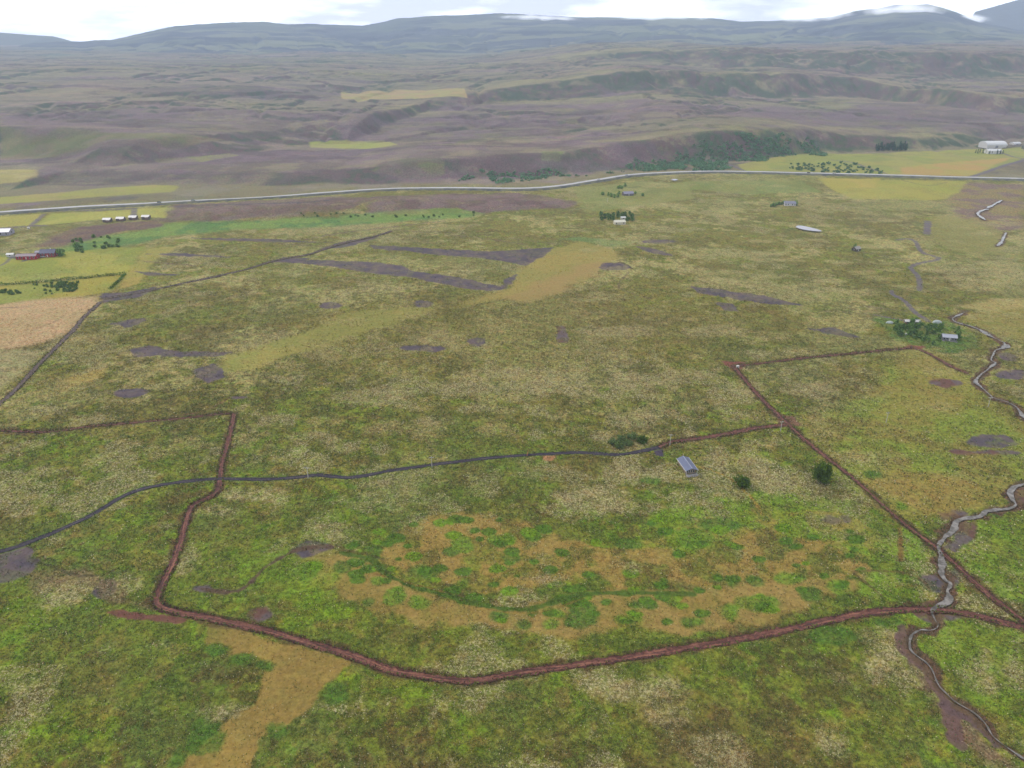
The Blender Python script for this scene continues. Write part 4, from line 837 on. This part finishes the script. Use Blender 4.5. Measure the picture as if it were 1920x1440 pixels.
# ------------------------------------------------------------------ buildings
roof_blue = simple('roof_slate_blue', A(128,134,158), .45, .3, .08, .4)
def house(name, label, px, py, rz, Lx, Wy, wh, rise, roofc, wallc, cat='house', deck=None, win=3, eave=.35, group=None, dz=.15, chimney=False, barge=None, floor=True):
    """ridge along local X; the long front wall faces -Y"""
    wm_ = simple('wall_%d_%d_%d' % wallc, A(*wallc), .7, 0, .07, .8); rm = simple('roof_%d_%d_%d' % roofc, A(*roofc), .5, .1, .06, .5)
    glass = simple('window_glass', (.03, .035, .045), .08, 0, .2, .3); fr = simple('white_paint', A(222,220,214), .5)
    o = empty(name, gp(px, py, dz), rz); tag(o, label, cat, group)
    hx, hy = Lx/2, Wy/2
    MB().prism([(-hy, -1), (hy, -1), (hy, wh), (0, wh+rise), (-hy, wh)], -hx, hx).build('wall', wm_, o)
    k = rise/hy; oy = hy+eave; t = .14; r_ = MB()
    for s in (-1, 1):
        pr = [(s*oy, wh-k*eave+.02), (s*oy, wh-k*eave+.02+t), (0, wh+rise+.02+t), (0, wh+rise+.02)]
        r_.prism(pr if s < 0 else pr[::-1], -hx-eave, hx+eave)
    rf = r_.build('roof', rm, o)
    cap = MB(); cap.box(-hx-eave, hx+eave, -.12, .12, wh+rise+.165, wh+rise+.24); cap.build('ridge_cap', rm, rf)
    if chimney: MB().box(hx*.3, hx*.3+.6, -.3, .3, wh+rise-.3, wh+rise+1.0).build('chimney', fr, rf)
    for i in range(win):
        cx = -hx+Lx*(i+.5)/win
        if i == win//2 and win > 2:
            d = MB().box(cx-.45, cx+.45, -hy-.04, -hy+.02, .1, 2.0).build('door', fr, o); MB().box(cx+.28, cx+.36, -hy-.09, -hy-.04, 1.0, 1.1).build('handle', glass, d)
        else:
            f = MB().box(cx-.6, cx+.6, -hy-.05, -hy+.02, .8, wh-.3).build('window', fr, o); MB().box(cx-.5, cx+.5, -hy-.07, -hy-.051, .9, wh-.4).build('pane', glass, f)
    for s in (-1, 1):
        f = MB().box(s*hx-.05, s*hx+.05, -.7, .7, .8, wh-.2).build('window', fr, o); MB().box(s*hx-.07, s*hx+.07, -.58, .58, .92, wh-.32).build('pane', glass, f)
    if deck:
        x0, x1, y0, y1 = deck; dk = MB().box(x0, x1, y0, y1, -.6, .05)
        db = dk.build('deck', simple('deck_wood', A(150,144,146), .8, 0, .12, 2), o)
    return o
# the near cottage: ridge runs away from the viewer, gable end with windows towards the camera
def near_cottage():
    o = empty('cottage', gp(1287, 878, .1), R(99.5)); tag(o, 'small cottage with long blue-grey roof and decked gable end on the lower plain', 'cottage')
    hx, hy, wh, rise = 4.9, 2.5, 2.4, .95
    wl_ = simple('cottage_wall', A(150,132,110), .75, 0, .1, 2); white = simple('white_paint', A(222,220,214), .5); glass = simple('window_glass', (.03, .035, .045), .08, 0, .2, .3)
    deckm = simple('grey_deck', A(168,164,172), .7, 0, .1, 3)
    MB().prism([(-hy, -.8), (hy, -.8), (hy, wh), (0, wh+rise), (-hy, wh)], -hx, hx).build('wall', wl_, o)
    r_ = MB(); k = rise/hy; e = .45; t = .12
    for s in (-1, 1):
        pr = [(s*(hy+e), wh-k*e+.02), (s*(hy+e), wh-k*e+.02+t), (0, wh+rise+.02+t), (0, wh+rise+.02)]
        r_.prism(pr if s < 0 else pr[::-1], -hx-1.3, hx+.4)
    rf = r_.build('roof', roof_blue, o)
    rb = MB()
    for i in range(14):
        x = -hx-1.2+i*(2*hx+1.5)/13
        for s in (-1, 1): rb.add([(x-.03, s*(hy+e), wh-k*e+.15), (x+.03, s*(hy+e), wh-k*e+.15), (x+.03, 0, wh+rise+.15), (x-.03, 0, wh+rise+.15), (x-.03, s*(hy+e), wh-k*e+.2), (x+.03, s*(hy+e), wh-k*e+.2), (x+.03, 0, wh+rise+.2), (x-.03, 0, wh+rise+.2)], [(4,5,6,7),(0,1,5,4),(1,2,6,5),(2,3,7,6),(3,0,4,7)])
    rb.build('roof_seams', simple('roof_seam', A(104,110,134), .5), rf)
    MB().box(-hx-1.3, hx+.4, -.13, .13, wh+rise+.2, wh+rise+.27).build('ridge_cap', simple('roof_ridge', A(176,180,198), .4), rf)
    for s in (-1, 1): MB().box(-hx-1.35, hx+.45, s*(hy+e)-.07+s*.08, s*(hy+e)+.07+s*.08, wh-k*e-.08, wh-k*e+.14).build('gutter', white, rf)
    for y0 in (-1.7, -.65, .4, 1.2):      # glazed gable
        w_ = .75; f = MB().box(-hx-.06, -hx+.02, y0, y0+w_, .55, 2.15).build('window', white, o)
        MB().box(-hx-.09, -hx-.061, y0+.1, y0+w_-.1, .68, 2.02).build('pane', glass, f)
    for x0 in (-2.5, .6, 3):
        for s in (-1, 1):
            f = MB().box(x0, x0+1.0, s*hy-.05, s*hy+.05, .9, 1.9).build('window', white, o); MB().box(x0+.1, x0+.9, s*hy-.07, s*hy+.07, 1.0, 1.8).build('pane', glass, f)
    MB().box(-hx-2.7, -hx-.1, -hy-.5, hy+.6, -.8, .06).build('deck', deckm, o)
    rl = MB()
    for y in np.linspace(-hy-.45, hy+.55, 8): rl.box(-hx-2.68, -hx-2.6, y-.04, y+.04, .06, .95)
    rl.box(-hx-2.7, -hx-2.58, -hy-.5, hy+.6, .95, 1.03)
    rl.build('railing', white, o)
    for s in (-1, 1): MB().box(-hx-1.25, -hx-1.1, s*(hy+.1)-.07, s*(hy+.1)+.07, .06, wh).build('porch_post', white, o)
near_cottage()
house('cottage', 'dark grey cottage with pale roof and white windows near the stream garden', 1778, 637, R(-14), 8.5, 5, 2.4, 1.2, (190,192,202), (120,118,124), 'cottage', (-4.5, 4.8, -4, -2.5), 5)
house('cottage', 'long low cottage with a white roof among the stream garden trees', 1709, 607, R(-6), 10, 3.6, 2.0, .8, (226,222,220), (150,120,104), 'cottage', None, 4)
house('cottage', 'lone dark cabin with grey roof on the far plain', 1605, 470, R(28), 6.5, 5, 2.2, 1.6, (170,164,160), (84,76,70), 'cabin', None, 3)
house('cottage', 'cream-white cottage among the shelter belt trees', 1161, 420, R(8), 12, 7, 2.6, 1.5, (232,228,210), (226,218,196), 'cottage', None, 3)
house('shed', 'tiny white shed behind the cream-white cottage', 1168, 411.5, R(5), 5, 3.5, 2.1, 1, (236,236,232), (220,218,210), 'shed', None, 1)
house('cottage', 'grey-roofed summerhouse just below the highway', 1177, 366, R(15), 13, 8, 2.6, 2.0, (158,154,172), (120,112,116), 'cottage', None, 3)
house('cottage', 'white-gabled summerhouse right of the dark tree row', 1480, 385, R(-5), 13, 8, 2.8, 2.0, (150,150,164), (224,222,222), 'cottage', None, 5)
for i, (x, y, a) in enumerate([(202,415.5,'leftmost of the four white-roofed cottages in a row'),(227,413.5,'second from left of the four white-roofed cottages in a row'),(250.5,411,'third from left of the four white-roofed cottages in a row'),(274.5,410,'rightmost of the four white-roofed cottages in a row')]):
    o = house('cottage', a, x, y, R(4), 8, 6, 2.6, 1.3, (232,228,226), (112,98,96), 'cottage', None, 3, group='four matching cottages in a row')
    MB().box(.4, 3.6, -5.2, -3.03, -1, 2.4).build('porch', simple('porch_wood', A(128,108,98), .7), o)
    MB().box(.2, 3.8, -5.4, -3.36, 2.42, 2.56).build('porch_roof', simple('roof_232_228_226', A(232,228,226)), o)
house('barn', 'white-roofed barn cut by the left edge below the highway', -3, 440, R(10), 26, 13, 3.6, 2.2, (232,230,240), (170,166,178), 'barn', None, 5)
house('barn', 'long red-walled farm building at the left', 53, 485, R(6), 17, 7, 3.0, 1.5, (118,98,108), (172,44,52), 'barn', None, 5)
house('house', 'dark grey farmhouse with red end wall beside the big tree', 93, 480, R(8), 13, 8, 3.6, 2.6, (104,104,126), (150,56,60), 'house', None, 5, chimney=True)
house('shed', 'small white outbuilding left of the red farm building', 21, 481, R(6), 6, 3.5, 2.2, .8, (226,226,224), (210,208,204), 'shed', None, 1)
house('shed', 'small grey shed between the red building and the farmhouse', 75, 477, R(8), 6, 5, 2.4, 1, (136,132,146), (196,190,190), 'shed', None, 1)
# white farm at the far right
house('house', 'white farmhouse among spruces at far right', 1861, 288, R(0), 24, 12, 5.2, 2.6, (236,236,236), (232,230,228), 'house', None, 5)
def hall(label, px, py, Lx, Wy, h, rz=0.0):
    o = empty('farm_hall', gp(px, py, .1), rz); tag(o, label, 'barn'); m = simple('hall_white', A(236,236,238), .5, 0, .04)
    pr = [(-Wy/2, -1)]+[(-Wy/2*math.cos(t), h*.45+h*.55*math.sin(t)) for t in np.linspace(0, math.pi, 13)]+[(Wy/2, -1)]
    MB().prism([(a*.98, b*.985) for a, b in pr], -Lx/2+.3, Lx/2-.3).build('wall', simple('hall_wall', A(222,220,218)), o)
    outer = pr[1:-1]; inner = [(a*.985, b*.985) for a, b in outer][::-1]
    MB().prism((outer+inner)[::-1], -Lx/2, Lx/2).build('roof', m, o)
    MB().box(-2.5, 2.5, -Wy/2-.08, -Wy/2+.3, -.5, h*.4).build('door', simple('hall_door', A(150,152,160)), o); return o
hall('large white round-roofed barn behind the farmhouse', 1860, 276, 38, 26, 11, R(3))
hall('small white round-roofed shed right of the large barn', 1879, 274, 14, 10, 4.5, R(8))
hall('separate white round-roofed shed farthest right', 1903, 271.5, 17, 10, 5, R(15))
def dome(label, px, py, r, h):
    o = empty('dome_greenhouse', gp(px, py, 0)); tag(o, label, 'greenhouse'); n = 18; V = [(0, 0, h)]; F = []
    for j in range(1, 6):
        for i in range(n):
            t = j/5*math.pi/2; V.append((r*1.4*math.sin(t)*math.cos(2*math.pi*i/n), r*math.sin(t)*math.sin(2*math.pi*i/n), h*math.cos(t)))
    for i in range(n): F.append((0, 1+i, 1+(i+1) % n))
    for j in range(4):
        for i in range(n): a = 1+j*n+i; b = 1+j*n+(i+1) % n; F.append((a, a+n, b+n, b))
    mesh_obj('cover', V, F, simple('dome_cover', A(176,186,184), .35), o)
    rb = MB()
    for i in range(0, n, 3):
        a = 2*math.pi*i/n; c, s = math.cos(a), math.sin(a)
        for j in range(5):
            t0, t1 = j/5*math.pi/2, (j+1)/5*math.pi/2; p = lambda t, k: (r*1.4*math.sin(t)*c*k, r*math.sin(t)*s*k, h*math.cos(t)*k)
            a0, a1, b0, b1 = p(t0, 1.0), p(t1, 1.0), p(t0, 1.03), p(t1, 1.03); w = (-s*.06, c*.06, 0)
            rb.add([(q[0]+g*w[0], q[1]+g*w[1], q[2]) for q in (a0, a1, b1, b0) for g in (-1, 1)], [(4, 5, 7, 6), (0, 2, 4, 6), (1, 7, 5, 3)])
    rb.build('frame', simple('white_paint', A(222,220,214)), o)
dome('pale dome greenhouse at the end of the grey farm track', 1757, 605, 2.3, 1.9)
dome('pale dome tent at the left tip of the stream garden', 1668, 606, 1.9, 1.6)

# ------------------------------------------------------------------ poles, markers, cars
def pole(label, px, py, h=6.2):
    o = empty('power_pole', gp(px, py, 0), R(random.uniform(-8, 8))); tag(o, label, 'pole')
    w = simple('weathered_pole', A(206,202,194), .8, 0, .12, 2)
    MB().cyl(0, 0, -.5, h, .17, .12, 10).build('post', w, o)
    MB().box(-1.1, 1.1, -.08, .08, h-.5, h-.32).build('crossarm', w, o)
    for x in (-.95, 0, .95): MB().cyl(x, 0, h-.32 if x else h, h-.05 if x else h+.27, .07, .05, 8).build('insulator', simple('ceramic', A(216,214,208), .3), o)
for lb, x, y in [('pale power pole standing just right of the wavy bend of the black track', 578, 898), ('pale power pole on the middle stretch of the black track', 810, 878), ('pale power pole beside the dark parking pad above the cottage', 1256, 835),
                 ('pale power pole at the junction of the peat track and diagonal strip', 1463, 810), ('faint power pole alone on the right-hand meadow', 1661, 793), ('power pole near the stream at right', 1852, 764)]: pole(lb, x, y)
pole('thin post among the grass left of the far shelter belt', 1139, 379, 5)
def marker(name, label, px, py, dims, col, cat, extra=True):
    o = empty(name, gp(px, py, .2)); tag(o, label, cat); a, b, h = dims
    m = simple('marker_%d_%d_%d' % col, A(*col), .6)
    MB().prism([(-b/2, -.3), (b/2, -.3), (b/2, h*.8), (b*.3, h), (-b*.3, h), (-b/2, h*.8)], -a/2, a/2).build('body', m, o)
    MB().box(-a*.2, a*.2, -b/2-.05, -b/2, .2, h*.6).build('hatch', simple('hatch_grey', A(150,150,150)), o)
marker('equipment_box', 'small white equipment box on the bare red peat corner', 1383, 689, (1.5, 1.2, 1.2), (232,230,224), 'box')
marker('bale', 'white wrapped bale below the stream garden corner', 1699, 628, (1.3, 1.2, 1.1), (226,226,222), 'bale')
marker('bale', 'white wrapped bale at the field track junction at left', 54, 429, (2.2, 1.8, 1.6), (230,228,222), 'bale')
def gate():
    o = empty('gate', gp(989, 853, 0), R(80)); tag(o, 'small orange wooden gate on the black track', 'gate'); m = simple('gate_wood', A(178,122,84), .8)
    for s in (-1, 1): MB().box(s*1.6-.1, s*1.6+.1, -.1, .1, -.4, 1.7).build('gate_post', m, o)
    b = MB()
    for z in (.4, .8, 1.2): b.box(-1.48, 1.48, -.04, .04, z, z+.14)
    b.add([(-1.45, .05, .42), (-1.3, .05, .42), (1.45, .05, 1.3), (1.3, .05, 1.3), (-1.45, .09, .42), (-1.3, .09, .42), (1.45, .09, 1.3), (1.3, .09, 1.3)], [(0,1,2,3),(4,7,6,5),(0,4,5,1),(2,6,7,3),(1,5,6,2),(0,3,7,4)])
    b.build('gate_bars', m, o)
gate()
def car(label, px, py, col, on_road=True, rz=None):
    x, y = P(px, py); z = float(hb(x, y))
    if on_road:
        i = int(np.argmin(np.abs(HIGHWAY[:, 0]-x))); i = min(max(i, 1), len(HIGHWAY)-2); t = HIGHWAY[i+1]-HIGHWAY[i-1]; t = t/np.hypot(*t)
        c = HIGHWAY[i]; x, y = c[0]+t[1]*2, c[1]-t[0]*2; rad = math.hypot(x, y); z = float(hb(x, y))+1.07+max(rad-250, 0)*.0008; rz = math.atan2(t[1], t[0])
    o = empty('car', (x, y, z+.05), rz or 0); tag(o, label, 'car')
    pm = simple('car_paint_%d_%d_%d' % col, A(*col), .3, 0, .03); gl = simple('window_glass', (.03, .035, .045)); ty = simple('tyre_rubber', (.02, .02, .02), .9)
    b = MB(); prof = [(-2.3, .35), (2.3, .35), (2.35, .75), (2.1, .95), (1.1, 1.02), (.45, 1.5), (-1.5, 1.52), (-2.25, 1.05), (-2.35, .7)]
    v = [(a, -.88 if h < 1.2 else -.7, h) for a, h in prof]+[(a, .88 if h < 1.2 else .7, h) for a, h in prof]; n = len(prof)
    b.add(v, [(i, (i+1) % n, n+(i+1) % n, n+i) for i in range(n)]+[tuple(range(n))[::-1], tuple(range(n, 2*n))]); b.build('body', pm, o)
    g = MB()
    for s in (-1, 1): q = [(.95, s*.86, 1.06), (.42, s*.74, 1.42), (-1.4, s*.74, 1.44), (-1.95, s*.86, 1.08)]; g.add(q, [(0, 1, 2, 3)])
    g.add([(1.06, -.76, 1.06), (1.06, .76, 1.06), (.52, .64, 1.47), (.52, -.64, 1.47)], [(0, 1, 2, 3)]); g.build('windows', gl, o)
    for a in (-1.4, 1.4):
        for s in (-1, 1):
            w = MB(); n = 12; V = [(a+.34*math.cos(2*math.pi*i/n), s*k, .34+.34*math.sin(2*math.pi*i/n)) for k in (.72, .93) for i in range(n)]
            w.add(V, [(i, (i+1) % n, n+(i+1) % n, n+i) for i in range(n)]+[tuple(range(n))[::-1], tuple(range(n, 2*n))]); w.build('wheel', ty, o)
car('dark car on the left stretch of the highway', 297, 382, (70,84,80)); car('grey-green car on the highway, right of the dark one', 373, 378, (126,136,120))
car('white car where the highway starts to bend upward', 1118, 340, (226,224,226)); car('silver car on the highway bend above the summerhouse', 1172, 332, (200,204,210))
car('dark car on the straight right part of the highway', 1520, 326, (92,86,84)); car('white car on the straight right part of the highway', 1564, 327, (228,228,226))
car('white car parked on the farmyard by the red building', 66, 484, (226,226,224), False, R(8)); car('silver car parked in front of the grey farmhouse', 82, 482, (196,198,204), False, R(10))

# ------------------------------------------------------------------ low cloud on the ridge and haze
def cloud(px0, px1, py, D, thick, seed, label):
    a0, a1 = az_el(px0, py)[0], az_el(px1, py)[0]; am = (a0+a1)/2; el = az_el((px0+px1)/2, py)[1]
    half = D*math.radians(abs(a1-a0)/2)*1.15; n, m = 36, 18; ix = np.arange(n*m).reshape(m, n)
    TH, PH = np.meshgrid(np.linspace(0, np.pi, m), np.linspace(0, 2*np.pi, n, endpoint=False), indexing='ij')
    P3 = np.stack([np.cos(TH), np.sin(TH)*np.cos(PH), np.sin(TH)*np.sin(PH)], -1).reshape(-1, 3)
    q = np.stack([ix[:-1], np.roll(ix, -1, 1)[:-1], np.roll(ix, -1, 1)[1:], ix[1:]], -1).reshape(-1, 4)[:, ::-1]
    mt, t, b = newmat('cloud'); t.nodes.remove(b); v = N(t, 'ShaderNodeVolumePrincipled'); l = t.links.new
    v.inputs['Color'].default_value = (1, 1, 1, 1); v.inputs['Emission Color'].default_value = (.95, .97, 1, 1)
    tc = N(t, 'ShaderNodeTexCoord'); ln = N(t, 'ShaderNodeVectorMath', operation='LENGTH'); l(tc.outputs['Object'], ln.inputs[0])
    mr = N(t, 'ShaderNodeMapRange', interpolation_type='SMOOTHSTEP'); mr.inputs[1].default_value = .2; mr.inputs[2].default_value = 1; mr.inputs[3].default_value = .34; mr.inputs[4].default_value = -.36; l(ln.outputs['Value'], mr.inputs[0])
    mp = N(t, 'ShaderNodeMapping'); mp.inputs['Scale'].default_value = (half/130, 260/130, thick*1.5/60); mp.inputs['Location'].default_value = (seed*3.7, 0, 0); l(tc.outputs['Object'], mp.inputs[0])
    nz = N(t, 'ShaderNodeTexNoise'); nz.inputs['Scale'].default_value = 1; nz.inputs['Detail'].default_value = 4; l(mp.outputs[0], nz.inputs['Vector'])
    ad = N(t, 'ShaderNodeMath', operation='ADD'); l(mr.outputs[0], ad.inputs[0]); l(nz.outputs['Fac'], ad.inputs[1])
    dn = N(t, 'ShaderNodeMapRange'); dn.inputs[1].default_value = .46; dn.inputs[2].default_value = .85; dn.inputs[4].default_value = .0065; l(ad.outputs[0], dn.inputs[0]); l(dn.outputs[0], v.inputs['Density'])
    em = N(t, 'ShaderNodeMath', operation='MULTIPLY'); em.inputs[1].default_value = 1.0; l(dn.outputs[0], em.inputs[0]); l(em.outputs[0], v.inputs['Emission Strength'])  # glow added to whiten the cloud, standing in for scattered skylight
    l(v.outputs[0], t.nodes['Material Output'].inputs['Volume'])
    o = fast_mesh('cloud', P3, q, mt, True); a = math.radians(am); o.scale = (half, 260, thick*1.5); o.location = (D*math.sin(a), D*math.cos(a), CAM_Z+D*el); o.rotation_euler = (0, 0, -a)
    tag(o, label, None, None, 'stuff')
CLOUDS = [(900,1120,35,7300,34,1,'low white cloud resting on the middle of the ridge'),(1080,1420,27,7300,52,2,'long bright cloud bank along the ridge'),
          (1400,1640,27,7150,62,3,'white cloud bank left of the highest summit'),(1580,1810,20,7100,66,4,'white cloud hiding the highest summit'),(1760,1880,36,7400,36,5,'wisp of cloud pouring down the right side of the summit')]
for c in CLOUDS: cloud(*c)
hm, t, b = newmat('haze_air'); t.nodes.remove(b); v = N(t, 'ShaderNodeVolumePrincipled')
v.inputs['Color'].default_value = (.60, .73, .97, 1); v.inputs['Density'].default_value = 1.2e-4
t.links.new(v.outputs[0], t.nodes['Material Output'].inputs['Volume'])
zt = max(o.location.z+100 for o in bpy.data.objects if o.name.startswith('cloud'))
zt = max(zt, max(float(np.max([v_.co.z for v_ in o.data.vertices])) for o in bpy.data.objects if o.name.startswith(('distant_m',)))+5)
hzo = MB().box(-9900, 9900, -9900, 9900, zmin-1, zt).build('haze', hm); tag(hzo, None, None, None, 'stuff')
print('haze top', zt, 'zmin', zmin)
